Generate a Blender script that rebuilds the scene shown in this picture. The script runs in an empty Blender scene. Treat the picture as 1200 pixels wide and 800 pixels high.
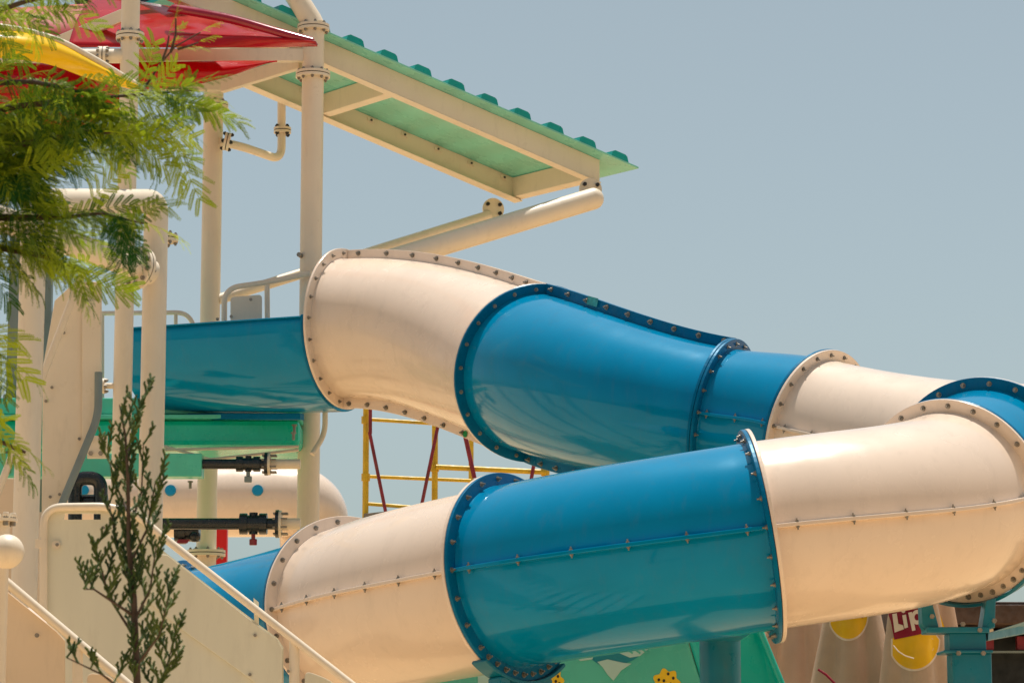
import bpy, math, random
import numpy as np
from mathutils import Vector, Matrix
R = math.radians
rnd = random.Random(7)
scene = bpy.context.scene
col = scene.collection
F = 3403.0
PITCH = R(9)
CP, SP = math.cos(PITCH), math.sin(PITCH)
CAM_H = 1.6

def P(px, py, D):
    """survey point: direction measured on the photograph, D = distance in metres along y"""
    u = (px - 600) / F; v = (400 - py) / F
    d = Vector((u, CP - v * SP, SP + v * CP))
    d = d * (D / d.y)
    return Vector((d.x, d.y, d.z + CAM_H))

# ------------------------------------------------------------------ materials
def mat(name, rgb, rough=.35, metal=0., coat=0., var=.06, vscale=3., bump=0., bscale=8., dirt=0., spec=.5, tint=None, trans=0., rvar=.1, streak=False):
    m = bpy.data.materials.new(name); m.use_nodes = True
    nt = m.node_tree; N = nt.nodes; L = nt.links
    b = N['Principled BSDF']
    tc = N.new('ShaderNodeTexCoord'); geo = N.new('ShaderNodeNewGeometry')
    nz = N.new('ShaderNodeTexNoise'); nz.inputs['Scale'].default_value = vscale; nz.inputs['Detail'].default_value = 6
    if streak:
        mp = N.new('ShaderNodeMapping'); mp.inputs['Scale'].default_value = (3, 3, .35)
        L.new(geo.outputs['Position'], mp.inputs['Vector']); L.new(mp.outputs[0], nz.inputs['Vector'])
    else:
        L.new(geo.outputs['Position'], nz.inputs['Vector'])
    mr = N.new('ShaderNodeMapRange'); mr.inputs[1].default_value = .3; mr.inputs[2].default_value = .7
    mr.inputs[3].default_value = 1 - var; mr.inputs[4].default_value = 1 + var
    L.new(nz.outputs['Fac'], mr.inputs[0])
    mx = N.new('ShaderNodeVectorMath'); mx.operation = 'SCALE'; mx.inputs[0].default_value = rgb
    L.new(mr.outputs[0], mx.inputs['Scale'])
    out = mx.outputs[0]
    if dirt > 0:
        n2 = N.new('ShaderNodeTexNoise'); n2.inputs['Scale'].default_value = 14; n2.inputs['Detail'].default_value = 8; n2.inputs['Roughness'].default_value = .7
        mp2 = N.new('ShaderNodeMapping'); mp2.inputs['Scale'].default_value = (1, 1, .25)
        L.new(geo.outputs['Position'], mp2.inputs['Vector']); L.new(mp2.outputs[0], n2.inputs['Vector'])
        r2 = N.new('ShaderNodeMapRange'); r2.inputs[1].default_value = .52; r2.inputs[2].default_value = .78; r2.inputs[4].default_value = dirt
        L.new(n2.outputs['Fac'], r2.inputs[0])
        mm = N.new('ShaderNodeMix'); mm.data_type = 'RGBA'
        L.new(r2.outputs[0], mm.inputs['Factor']); L.new(out, mm.inputs['A']); mm.inputs['B'].default_value = (.16, .12, .08, 1)
        out = mm.outputs['Result']
    L.new(out, b.inputs['Base Color'])
    n3 = N.new('ShaderNodeTexNoise'); n3.inputs['Scale'].default_value = vscale * 2.3; n3.inputs['Detail'].default_value = 5
    L.new(geo.outputs['Position'], n3.inputs['Vector'])
    r3 = N.new('ShaderNodeMapRange'); r3.inputs[1].default_value = .3; r3.inputs[2].default_value = .7
    r3.inputs[3].default_value = rough * (1 - rvar * 3); r3.inputs[4].default_value = rough * (1 + rvar * 3)
    L.new(n3.outputs['Fac'], r3.inputs[0]); L.new(r3.outputs[0], b.inputs['Roughness'])
    b.inputs['Metallic'].default_value = metal
    b.inputs['Specular IOR Level'].default_value = spec
    if tint: b.inputs['Specular Tint'].default_value = (*tint, 1)
    if coat: b.inputs['Coat Weight'].default_value = coat; b.inputs['Coat Roughness'].default_value = .05
    if bump:
        nb = N.new('ShaderNodeTexNoise'); nb.inputs['Scale'].default_value = bscale; nb.inputs['Detail'].default_value = 1 if bscale < 5 else 3
        L.new(geo.outputs['Position'], nb.inputs['Vector'])
        bp = N.new('ShaderNodeBump'); bp.inputs['Strength'].default_value = 1; bp.inputs['Distance'].default_value = bump
        L.new(nb.outputs['Fac'], bp.inputs['Height']); L.new(bp.outputs[0], b.inputs['Normal'])
        if coat: L.new(bp.outputs[0], b.inputs['Coat Normal'])
    if trans:
        t = N.new('ShaderNodeBsdfTranslucent'); L.new(out, t.inputs['Color'])
        ms = N.new('ShaderNodeMixShader'); ms.inputs[0].default_value = trans
        L.new(b.outputs[0], ms.inputs[1]); L.new(t.outputs[0], ms.inputs[2])
        L.new(ms.outputs[0], N['Material Output'].inputs['Surface'])
    return m

M = {}
M['cream'] = mat('cream gelcoat', (.84, .68, .55), .24, coat=.35, var=.03, vscale=2.2, bump=.002, bscale=1.6, dirt=.12)
M['blue'] = mat('blue gelcoat', (.0, .228, .435), .13, spec=.75, tint=(.03, .45, .75), coat=.22, var=.07, vscale=2.5, bump=.005, bscale=2.0, dirt=.12)
M['bflange'] = mat('blue flange gelcoat', (.0, .13, .27), .3, spec=.5, tint=(.05, .5, .8), coat=.03, var=.12, vscale=6, dirt=.12)
M['cpaint'] = mat('cream paint', (.80, .69, .54), .38, var=.05, vscale=2, dirt=.14, bump=.001, bscale=20)
M['cpanel'] = mat('pale panel paint', (.70, .67, .53), .5, var=.07, vscale=1.2, dirt=.12, streak=True)
M['tanpanel'] = mat('tan panel paint', (.74, .59, .43), .5, var=.06, vscale=1.5, dirt=.12)
M['green'] = mat('green deck gelcoat', (.0, .55, .40), .3, coat=.1, var=.1, vscale=3, dirt=.1)
M['teal'] = mat('teal roof sheet', (.27, .70, .56), .3, var=.04, vscale=3, dirt=.05, trans=.15)
M['tealcap'] = mat('teal roof cap', (.0, .34, .31), .3, var=.1, vscale=3, dirt=.1)
M['red'] = mat('red canopy gelcoat', (.62, .005, .012), .22, coat=.3, var=.12, vscale=3, trans=.4, bump=.006, bscale=2.2)
M['redrim'] = mat('dark red rim', (.36, .004, .03), .25, coat=.4, var=.1, trans=.12)
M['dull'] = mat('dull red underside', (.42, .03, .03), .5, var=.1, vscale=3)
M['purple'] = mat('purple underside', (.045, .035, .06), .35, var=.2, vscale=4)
M['yellow'] = mat('yellow gelcoat', (.98, .66, .0), .2, coat=.2, var=.06, trans=.25, bump=.01, bscale=3)
M['steel'] = mat('bolt steel', (.30, .27, .23), .4, metal=.6, var=.25, vscale=30)
M['boltdark'] = mat('dark bolt cap', (.02, .018, .018), .4, var=.2)
M['gasket'] = mat('gasket', (.015, .015, .015), .6)
M['black'] = mat('black plastic pipe', (.010, .016, .020), .28, coat=.2, var=.2, vscale=10)
M['grey'] = mat('grey blue painted steel', (.20, .25, .25), .45, var=.12, dirt=.1)
M['sky blue'] = mat('blue painted steel', (.0, .17, .26), .35, var=.12, vscale=4, dirt=.25, bump=.001, bscale=20)
M['syellow'] = mat('scaffold yellow', (.70, .45, .015), .45, var=.15, vscale=8, dirt=.75)
M['sred'] = mat('scaffold red', (.24, .015, .03), .5, var=.3, vscale=8, dirt=.5)
M['redpaint'] = mat('red post paint', (.72, .004, .012), .35, var=.08)
M['plank'] = mat('weathered plank', (.22, .20, .17), .8, var=.3, vscale=9)
M['wallgreen'] = mat('green moulded wall', (.08, .48, .34), .3, coat=.3, var=.12, vscale=2.2, dirt=.1)
M['wallteal'] = mat('bright teal wall', (.0, .46, .36), .3, coat=.3, var=.08, vscale=3)
M['deckpale'] = mat('pale green deck edge', (.09, .58, .42), .35, var=.1, dirt=.1)
M['decalwhite'] = mat('pale decal', (.42, .62, .52), .4, var=.05)
M['porthole'] = mat('blue porthole', (.0, .24, .42), .3, var=.08)
M['decalblue'] = mat('blue decal', (.0, .22, .26), .35, var=.08)
M['decalyellow'] = mat('yellow decal', (.86, .55, .005), .4, var=.05)
M['decalblack'] = mat('black decal', (.012, .012, .01), .4)
M['canvas'] = mat('beige canvas', (.53, .39, .28), .85, var=.09, vscale=4, bump=.003, bscale=60, trans=.12, dirt=.1)
M['canvas2'] = mat('tan canvas', (.60, .40, .27), .85, var=.08, vscale=4, bump=.003, bscale=60, trans=.12)
M['cyellow'] = mat('yellow print on canvas', (.85, .50, .01), .8, var=.08, vscale=5, trans=.12)
M['cred'] = mat('wine red print', (.24, .004, .025), .8, var=.1, vscale=5)
M['cwhite'] = mat('pale print', (.74, .62, .50), .8, var=.05)
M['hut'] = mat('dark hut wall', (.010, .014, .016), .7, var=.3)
M['hutroof'] = mat('brown hut roof', (.085, .05, .035), .8, var=.3, vscale=7)
M['ground'] = mat('sandy paving', (.62, .43, .235), .85, var=.10, vscale=.6, bump=.004, bscale=12)
M['green_dot'] = mat('green sticker', (.0, .25, .06), .4)
M['sticker'] = mat('pale teal sticker', (.03, .36, .34), .4, var=.3, vscale=20)
M['bark'] = mat('bark', (.075, .05, .035), .9, var=.3, vscale=25, bump=.004, bscale=60)

def leafmat(name, a, b, tr):
    m = bpy.data.materials.new(name); m.use_nodes = True
    nt = m.node_tree; N = nt.nodes; L = nt.links; bs = N['Principled BSDF']
    at = N.new('ShaderNodeAttribute'); at.attribute_name = 'tone'
    mx = N.new('ShaderNodeMix'); mx.data_type = 'RGBA'
    L.new(at.outputs['Fac'], mx.inputs['Factor']); mx.inputs['A'].default_value = (*a, 1); mx.inputs['B'].default_value = (*b, 1)
    L.new(mx.outputs['Result'], bs.inputs['Base Color']); bs.inputs['Roughness'].default_value = .5; bs.inputs['Specular IOR Level'].default_value = .2
    t = N.new('ShaderNodeBsdfTranslucent'); L.new(mx.outputs['Result'], t.inputs['Color'])
    ms = N.new('ShaderNodeMixShader'); ms.inputs[0].default_value = tr
    L.new(bs.outputs[0], ms.inputs[1]); L.new(t.outputs[0], ms.inputs[2]); L.new(ms.outputs[0], N['Material Output'].inputs['Surface'])
    return m
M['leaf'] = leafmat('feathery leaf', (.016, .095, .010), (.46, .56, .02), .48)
M['conifer'] = leafmat('conifer scale leaf', (.04, .085, .03), (.20, .25, .05), .2)

# ------------------------------------------------------------------ mesh builder
def split_build(mb, name, m, parent, nv):
    k = len(mb.v) // nv
    fpk = len(mb.f) // k
    for i in range(k):
        b = MB(); b.v = mb.v[i * nv:(i + 1) * nv]; b.f = [[q - i * nv for q in f] for f in mb.f[i * fpk:(i + 1) * fpk]]; b.m = mb.m[i * fpk:(i + 1) * fpk]; b.sm = mb.sm[i * fpk:(i + 1) * fpk]; b.build(name, m, parent)

class MB:
    def __init__(s): s.v = []; s.f = []; s.m = []; s.sm = []
    def add(s, vs, fs, mi=0, smooth=False):
        o = len(s.v); s.v.extend([tuple(x) for x in vs])
        for f in fs: s.f.append([i + o for i in f]); s.m.append(mi); s.sm.append(smooth)
    def prism(s, pts, vec, mi=0):
        n = len(pts); vec = Vector(vec); vs = [Vector(q) for q in pts] + [Vector(q) + vec for q in pts]
        s.add(vs, [list(range(n))[::-1], list(range(n, 2 * n))] + [[i, (i + 1) % n, n + (i + 1) % n, n + i] for i in range(n)], mi)
    def box(s, c0, a, b, c, mi=0):
        c0, a, b, c = map(Vector, (c0, a, b, c)); s.prism([c0, c0 + a, c0 + a + b, c0 + b], c, mi)
    def rings(s, rg, mi=0, smooth=True, closed=True, caps=True):
        n = len(rg[0]); vs = [q for r_ in rg for q in r_]; fs = []
        for i in range(len(rg) - 1):
            for j in range(n if closed else n - 1):
                fs.append([i * n + j, i * n + (j + 1) % n, (i + 1) * n + (j + 1) % n, (i + 1) * n + j])
        s.add(vs, fs, mi, smooth)
        if caps:
            s.add(rg[0], [list(range(n))[::-1]], mi); s.add(rg[-1], [list(range(n))], mi)
    def tube(s, pts, r, seg=20, mi=0, caps=True, fillet=0.):
        pts = [Vector(q) for q in pts]
        if fillet and len(pts) > 2:
            o = [pts[0]]
            for i in range(1, len(pts) - 1):
                a, b, c = pts[i - 1], pts[i], pts[i + 1]
                d1 = (a - b).normalized(); d2 = (c - b).normalized(); q = min(fillet, (a - b).length * .45, (c - b).length * .45)
                for k in range(9):
                    t = k / 8; o.append((b + d1 * q) * (1 - t) ** 2 + b * 2 * t * (1 - t) + (b + d2 * q) * t * t)
            o.append(pts[-1]); o2 = [o[0]]
            for a, b in zip(o, o[1:]):      # guard rings keep the straight runs shaded straight
                L_ = (b - a).length
                if L_ > .25: o2 += [a.lerp(b, .03 / L_), a.lerp(b, .08 / L_), a.lerp(b, 1 - .08 / L_), a.lerp(b, 1 - .03 / L_)]
                o2.append(b)
            pts = o2
        rr = r if isinstance(r, (list, tuple)) else [r] * len(pts)
        t0 = (pts[1] - pts[0]).normalized(); up = Vector((0, 0, 1)) if abs(t0.z) < .9 else Vector((0, 1, 0))
        n = t0.cross(up).normalized(); rg = []
        for i, q in enumerate(pts):
            t = (pts[min(i + 1, len(pts) - 1)] - pts[max(i - 1, 0)]).normalized()
            n = (n - t * n.dot(t)).normalized(); b = t.cross(n)
            rg.append([q + rr[i] * (n * math.cos(a) + b * math.sin(a)) for a in [2 * math.pi * j / seg for j in range(seg)]])
        s.rings(rg, mi, True, True, caps)
    def cyl(s, p0, p1, r, seg=20, mi=0): s.tube([p0, p1], r, seg, mi)
    def ball(s, c, r, seg=24, mi=0, sc=(1, 1, 1)):
        rg = []
        for i in range(1, seg // 2):
            t = math.pi * i / (seg // 2)
            rg.append([Vector((c[0] + r * sc[0] * math.sin(t) * math.cos(a), c[1] + r * sc[1] * math.sin(t) * math.sin(a), c[2] + r * sc[2] * math.cos(t))) for a in [2 * math.pi * j / seg for j in range(seg)]])
        s.rings(rg, mi, True, True, True)
    def annulus(s, c, T, N_, U, r0, r1, th, seg=72, mi=0, a0=0, a1=2 * math.pi):
        full = abs(a1 - a0 - 2 * math.pi) < 1e-6
        n = seg if full else seg + 1
        rg = []
        for (rr, t) in ((r0, -th / 2), (r1, -th / 2), (r1, th / 2), (r0, th / 2)):
            rg.append([c + T * t + rr * (U * math.cos(a) + N_ * math.sin(a)) for a in [a0 + (a1 - a0) * j / seg for j in range(n)]])
        vs = [q for g in rg for q in g]; fs = []
        for i in range(4):
            for j in range(n if full else n - 1):
                k = (i + 1) % 4
                fs.append([i * n + j, k * n + j, k * n + (j + 1) % n, i * n + (j + 1) % n])
        if not full:
            fs.append([0, n, 2 * n, 3 * n]); fs.append([n - 1, 4 * n - 1, 3 * n - 1, 2 * n - 1])
        s.add(vs, fs, mi)
    def build(s, name, mats, parent=None, bevel=0., recalc=True):
        me = bpy.data.meshes.new(name); me.from_pydata(s.v, [], s.f)
        me.polygons.foreach_set('material_index', s.m); me.polygons.foreach_set('use_smooth', s.sm)
        if not isinstance(mats, (list, tuple)): mats = [mats]
        for x in mats: me.materials.append(M[x])
        if recalc:
            import bmesh
            bm = bmesh.new(); bm.from_mesh(me); bmesh.ops.recalc_face_normals(bm, faces=bm.faces); bm.to_mesh(me); bm.free()
        me.update()
        o = bpy.data.objects.new(name, me); col.objects.link(o); attach(o, parent)
        if bevel:
            b = o.modifiers.new('bevel', 'BEVEL'); b.width = bevel; b.segments = 2; b.limit_method = 'ANGLE'; b.angle_limit = R(40)
        return o

def attach(o, parent):
    if parent is None: return
    o.parent = parent
    if parent.type == 'EMPTY': o.matrix_parent_inverse = Matrix.Translation(-parent.location)

def thing(name, label, cat, loc, group=None):
    o = bpy.data.objects.new(name, None); o.empty_display_size = .2; o.location = loc; col.objects.link(o)
    tag(o, label, cat, group); return o
def tag(o, label, cat, group=None):
    o['label'] = label; o['category'] = cat
    if group: o['group'] = group
    return o
def hexbolt(mb, c, ax, r=.016, h=.018, mi=1):
    mb.cyl(c, c + ax * h, r, 6, mi)
def basis(ax):
    ax = ax.normalized(); up = Vector((0, 0, 1)) if abs(ax.z) < .9 else Vector((0, 1, 0))
    n = ax.cross(up).normalized(); return ax, n, ax.cross(n)
def pipe_flange(name, parent, c, ax, r, nb=8, th=.022, mats=('cpaint', 'steel', 'gasket'), br=.014, ph=.2):
    """a pair of bolted pipe flanges with a gasket between"""
    ax, n, b = basis(Vector(ax)); mb = MB(); c = Vector(c)
    mb.cyl(c - ax * (th + .003), c - ax * .004, r, 36, 0); mb.cyl(c + ax * .004, c + ax * (th + .003), r, 36, 0)
    mb.cyl(c - ax * .004, c + ax * .004, r * .96, 36, 2)
    for k in range(nb):
        a = 2 * math.pi * k / nb + ph; q = c + (n * math.cos(a) + b * math.sin(a)) * (r * .82)
        mb.cyl(q - ax * (th + .026), q + ax * (th + .026), br * .6, 8, 1)
        for sg in (-1, 1): hexbolt(mb, q + ax * sg * (th + .003), ax * sg, br, .014)
    return mb.build(name, list(mats), parent)
def slab(name, pxs, D, th, m, parent, bevel=.006, rnd_=0):
    """upright plate whose outline was read off the photograph; pxs may carry their own depth"""
    pts = [P(q[0], q[1], q[2] if len(q) > 2 else D) for q in pxs]
    mb = MB(); mb.prism(pts, (0, th, 0)); return mb.build(name, m, parent, bevel)
def roundpoly(pts, idx, rad, n=6):
    """round some corners of a pixel outline"""
    out = []; k = len(pts)
    for i, q in enumerate(pts):
        if i not in idx: out.append(q); continue
        a = Vector(pts[i - 1][:2]); b = Vector(q[:2]); c = Vector(pts[(i + 1) % k][:2])
        d1 = (a - b).normalized(); d2 = (c - b).normalized()
        for j in range(n + 1):
            t = j / n; w = (b + d1 * rad) * (1 - t) ** 2 + b * 2 * t * (1 - t) + (b + d2 * rad) * t * t; out.append((w.x, w.y))
    return out

# ------------------------------------------------------------------ ground
gm = MB(); n = 24
for i in range(n):
    for j in range(n):
        pass
gm.add([(-700, -400, 0), (700, -400, 0), (700, 1000, 0), (-700, 1000, 0)], [[0, 1, 2, 3]])
g = gm.build('ground', 'ground', recalc=False); g['kind'] = 'structure'

# ------------------------------------------------------------------ TUBE SLIDE
nodes = ['H0', 'B0', 'B4', 'W5', 'B6', 'W3', 'B2', 'B1', 'W0', 'E']
segs = [(2.173, -37.2, .265), (1.831, 38.9, .284), (.732, -16.2, .183), (3.658, -75.6, .1785), (.459, -10.5, .367),
        (1.303, -52.3, .19), (1.442, -39.4, .127), (1.406, -18.9, .096), (1.25, 42, .16), (2.2, 25, .22)]
start = Vector((-1.335, 22.751, 5.304)); h = R(-26.4)
zs = [start.z]; ss = [0.]
for L_, dh, sl in segs: zs.append(zs[-1] - sl * L_); ss.append(ss[-1] + L_)
def hp(i, t): return max(0., min(1., (t * 3.658 - .8) / 2.058)) if i == 3 else t
slp = [-.02] + [-(segs[i][2] * segs[i + 1][0] + segs[i + 1][2] * segs[i][0]) / (segs[i][0] + segs[i + 1][0]) for i in range(len(segs) - 1)] + [-segs[-1][2]]
slp[3] = -.30; slp[4] = -.2
samples = []   # per segment list of (pos, T, N, U, s)
x, y = start.x, start.y
for i, (L_, dhd, sl) in enumerate(segs):
    K = max(10, int(L_ / .05)); lst = []; dh = R(dhd)
    hx = h
    for k in range(K + 1):
        t = k / K
        hh = h + dh * hp(i, t)
        z = (2 * t**3 - 3 * t**2 + 1) * zs[i] + (t**3 - 2 * t**2 + t) * L_ * slp[i] + (-2 * t**3 + 3 * t**2) * zs[i + 1] + (t**3 - t**2) * L_ * slp[i + 1]
        dz = ((6 * t**2 - 6 * t) * zs[i] + (3 * t**2 - 4 * t + 1) * L_ * slp[i] + (-6 * t**2 + 6 * t) * zs[i + 1] + (3 * t**2 - 2 * t) * L_ * slp[i + 1]) / L_
        T = Vector((math.cos(hh), math.sin(hh), dz)).normalized(); N_ = Vector((-math.sin(hh), math.cos(hh), 0)); U = T.cross(N_)
        lst.append((Vector((x, y, z)), T, N_, U, ss[i] + L_ * t))
        if k < K:
            hm = h + dh * hp(i, t + .5 / K); x += math.cos(hm) * L_ / K; y += math.sin(hm) * L_ / K
    h += dh; samples.append(lst)
node_fr = [samples[i][0] for i in range(len(segs))] + [samples[-1][-1]]
RB = [.555, .59, .505] + [.505] * 8        # shell radius at each joint
RFL = [.64, .665, .578] + [.578] * 8       # outer radius of each joint flange
slide = thing('tube_slide', 'big enclosed spiral tube slide of bolted cream and blue sections', 'water slide', (1.5, 18, 0))
secmat = ['cream', 'blue', 'blue', 'cream', 'blue', 'cream', 'blue', 'cream', 'blue', 'cream']
def smooth(t): return t * t * (3 - 2 * t)
bolts = []     # (pos, axis, parent, scale)
lab = {0: 'tall cream hood section at the open top end', 1: 'large blue tapering section with ridge flanges along its top and underside', 2: 'short blue section between two flanges',
       5: 'cream section at lower right above the blue support', 6: 'lower blue section in the middle', 7: 'cream section at lower left beside the handrail'}
for i, lst in enumerate(samples):
    m = secmat[i]; L_ = segs[i][0]; rg = []
    ridge = i < 2
    pts = []
    for (c, T, N_, U, s_) in lst: pts.append((c, T, N_, U, s_ - ss[i]))
    # extra rings close to the joints for the moulded fillet
    def at(sv):
        t = max(0, min(1, sv / L_)) * (len(lst) - 1); k = min(int(t), len(lst) - 2); w = t - k
        a, b = lst[k], lst[k + 1]; T = a[1].lerp(b[1], w).normalized(); N_ = a[2].lerp(b[2], w).normalized()
        return a[0].lerp(b[0], w), T, N_, T.cross(N_), sv
    svals = [0, .006, .014, .025, .04] + [p_[4] for p_ in pts if .06 < p_[4] < L_ - .06] + [L_ - q for q in (.04, .025, .014, .006, 0)]
    for sv in svals:
        c, T, N_, U, _ = at(sv); t = sv / L_
        r_ = RB[i] + (RB[i + 1] - RB[i]) * smooth(t)
        e = min(sv, L_ - sv); r_ += .022 * math.exp(-e / .012)
        seg = 96
        rg.append([c + r_ * (U * math.cos(2 * math.pi * j / seg) + N_ * math.sin(2 * math.pi * j / seg)) for j in range(seg)])
    mb = MB(); mb.rings(rg, 0, True, True, False)
    sec = mb.build('tube_section', m, slide)
    if i in lab: sec['label'] = lab[i]
    # lengthwise seam flanges
    fm = 'cream' if m == 'cream' else 'bflange'
    sides = ((U, 'U', 1), (U, 'U', -1)) if ridge else ((N_, 'N', 1), (N_, 'N', -1))
    for (_, kind, sg) in sides:
        prj = .078 if ridge else .034; th = .03 if ridge else .022
        rgs = []
        for sv in np.linspace(.02, L_ - .02, max(12, int(L_ / .06))):
            c, T, N_, U, _ = at(sv); r_ = RB[i] + (RB[i + 1] - RB[i]) * smooth(sv / L_)
            A, B = (U * sg, N_) if kind == 'U' else (N_ * sg, U)
            rgs.append([c + A * (r_ - .02) - B * th / 2, c + A * (r_ + prj) - B * th / 2, c + A * (r_ + prj) + B * th / 2, c + A * (r_ - .02) + B * th / 2])
        mb = MB(); mb.rings(rgs, 0, False, True, True)
        so = mb.build('seam_flange', fm if ridge else m, slide, bevel=.004)
        step = .19 if ridge else .2; nb = int((L_ - .1) / step)
        for k in range(nb):
            sv = .1 + (L_ - .2) * k / max(1, nb - 1)
            c, T, N_, U, _ = at(sv); r_ = RB[i] + (RB[i + 1] - RB[i]) * smooth(sv / L_)
            if ridge:
                q = c + U * sg * (r_ + .045); side = -N_
                bolts.append((q + side * th / 2, side, so, 1.))
            else:
                q = c + N_ * sg * (r_ + .021)
                if (q - Vector((0, 0, 1.6))).normalized().dot(N_ * sg) < .2:
                    for up in (1, -1): bolts.append((q + U * up * th / 2, U * up, so, .6))
    if i == 0:   # sticker and green dot on the hood's lower ridge
        c, T, N_, U, _ = at(1.45); r_ = .585
        mb = MB(); q = c - U * (r_ + .042) - N_ * .018; mb.cyl(q, q - N_ * .004, .026, 20)
        d = mb.build('round_sticker', 'green_dot', slide); d['label'] = 'small round green sticker'
    if i == 1:
        mb = MB(); c, T, N_, U, _ = at(.52); r_ = .585
        mb.box(c + U * (r_ + .008) - N_ * .019, T * .12, U * .062, -N_ * .003)
        d = mb.build('rectangular_sticker', 'sticker', slide); d['label'] = 'pale teal sticker on the top ridge'
# joint flanges: one plate in the colour of each neighbour
for i, (c, T, N_, U, s_) in enumerate(node_fr):
    for sg in (-1, 1):
        if i == 0 and sg == -1: m = 'bflange'
        elif i == len(node_fr) - 1 and sg == 1: continue
        else: m = secmat[i - 1] if sg == -1 else secmat[i]
        fm = 'cream' if m == 'cream' else 'bflange'
        mb = MB()
        a0, a1 = (0, 2 * math.pi)
        if i == 0 and sg == -1: a0, a1 = (R(88), R(272))
        mb.annulus(c + T * sg * .0125, T, N_, U, RB[i] - .02, RFL[i], .022, 96 if a1 - a0 > 6 else 48, 0, a0, a1)
        fo = mb.build('joint_flange', fm, slide, bevel=.004)
        nb = 22
        view = (c - Vector((0, 0, CAM_H))).normalized()
        if i in (5, 7) and T.dot(view) * sg < .03:
            for k in range(nb):
                a = 2 * math.pi * k / nb
                if abs(a - math.pi) < R(42): d = U * math.cos(a) + N_ * math.sin(a); bolts.append((c + d * (RFL[i] - .034) + T * sg * .0235, T * sg, fo, .85))
        if T.dot(view) * sg < 0.03 and not (i == 0 and sg == -1):
            for k in range(nb):
                a = 2 * math.pi * (k + .5) / nb
                d = U * math.cos(a) + N_ * math.sin(a)
                if i == 0 and d.dot(N_) > .25: continue
                # hidden behind its own tube?
                lat = d.dot(view)
                if lat > .35 and not (T.dot(view) * sg < -.6 and d.z > 0): continue
                bolts.append((c + d * (RFL[i] - .036 if i > 1 else RFL[i] - .042) + T * sg * .0235, T * sg, fo, .78))
# bolt mesh: washer, hex head, protruding thread
mb = MB(); Z = Vector((0, 0, 1))
mb.cyl((0, 0, 0), (0, 0, .003), .020, 16); mb.cyl((0, 0, .003), (0, 0, .015), .0145, 6); mb.cyl((0, 0, .015), (0, 0, .032), .007, 8)
bm_me = mb.build('bolt', 'steel'); bmesh_data = bm_me.data; bpy.data.objects.remove(bm_me)
bolts.sort(key=lambda q: q[0].y / q[3])
for (q, ax, par, sc) in bolts[:98]:
    o = bpy.data.objects.new('bolt', bmesh_data); col.objects.link(o); o.parent = par
    o.location = q; o.rotation_mode = 'QUATERNION'; o.rotation_quaternion = Z.rotation_difference(ax); o.scale = (sc, sc, sc)
mb = MB()
for (q, ax, par, sc) in bolts[98:]:
    rot = Z.rotation_difference(ax).to_matrix()
    mb.add([rot @ (v.co * sc) + q for v in bmesh_data.vertices], [list(p_.vertices) for p_ in bmesh_data.polygons])
if mb.v:
    o = mb.build('bolt', 'steel', slide); o['kind'] = 'stuff'; o['label'] = 'the farther bolts of the joints and seams'

# ------------------------------------------------------------------ open entry trough
tr = thing('entry_trough', 'open blue trough leading from the tower deck into the cream hood', 'slide entry', (-2.2, 22.2, 4.6))
c, T, N_, U, _ = node_fr[0]
hd_ = Vector((T.x, T.y, 0)).normalized(); nn_ = Vector((-hd_.y, hd_.x, 0)); rg = []
def tc(t): return c - hd_ * (.03 + t * 1.72) + Vector((0, 0, -.045 + .035 * t))
for k in range(31):
    t = k / 30; r0 = .60 - .05 * smooth(t)
    def row(rr): return [tc(t) + nn_ * rr * math.sin(a) - UP * (rr * 1.02 * math.cos(a) + .0) for a in [R(-90) + R(180) * j / 40 for j in range(41)]]
    UP = Vector((0, 0, 1)); o_ = row(r0); i_ = row(r0 - .014)[::-1]; up = UP * .05
    rg.append([o_[0] + up] + o_ + [o_[-1] + up, i_[0] + up] + i_ + [i_[-1] + up])
mb = MB(); mb.rings(rg, 0, True, True, True); mb.build('trough_shell', 'blue', tr)
for sg in (-1, 1):
    a_ = tc(0) + nn_ * sg * .60 + UP * .05; b_ = tc(1) + nn_ * sg * .55 + UP * .05; d_ = (nn_ * sg * .03)
    mb = MB(); mb.box(a_ - d_ * .4, b_ - a_, d_, UP * .012); mb.build('rim', 'blue', tr, bevel=.004)
mb = MB(); mb.rings([[tc(k / 20) - UP * (.61 - .05 * smooth(k / 20)) * 1.02 + v_ for v_ in (-nn_ * .03, nn_ * .03, nn_ * .03 - UP * .05, -nn_ * .03 - UP * .05)] for k in range(4, 21)], 0, False, True, True); mb.build('keel', 'bflange', tr, bevel=.004)

# ------------------------------------------------------------------ TOWER
tower = thing('slide_tower', 'cream steel slide tower with red canopy, sloping teal roof and green deck', 'tower', (P(250, 500, 24).x, 23.5, 0))
def post(px, py, D, r, ytop, m='cpaint', label=None, square=False):
    b = P(px, py, D); zt = P(px, ytop, D).z
    mb = MB(); mb.tube([(b.x, b.y, 0), (b.x, b.y, zt)], r, 32)
    o = mb.build('post', m, tower)
    if label: o['label'] = label
    return o, b.x, b.y, zt
UPV = Vector((0, 0, 1))
# big post beside the hood, with the elbow leaning left at its top
p1, x1, y1, _ = post(365.5, 200, 23.75, .092, 32, label='tall post behind the cream hood carrying the roof')
pipe_flange('flange', p1, (x1, y1, P(0, 88, y1).z), UPV, .145, 9); pipe_flange('flange', p1, (x1, y1, P(0, 33, y1).z), UPV, .135, 8)
mb = MB(); mb.tube([(x1, y1, P(0, 30, y1).z), (x1 - .02, y1, P(0, 24, y1).z), P(330, -30, y1), P(270, -110, y1)], .092, 32); mb.build('post_arm', 'cpaint', tower)
mb = MB(); mb.cyl(P(353, 300, 23.7), P(350, 298, 23.65), .02, 8); mb.build('bolt', 'steel', p1)
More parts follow.
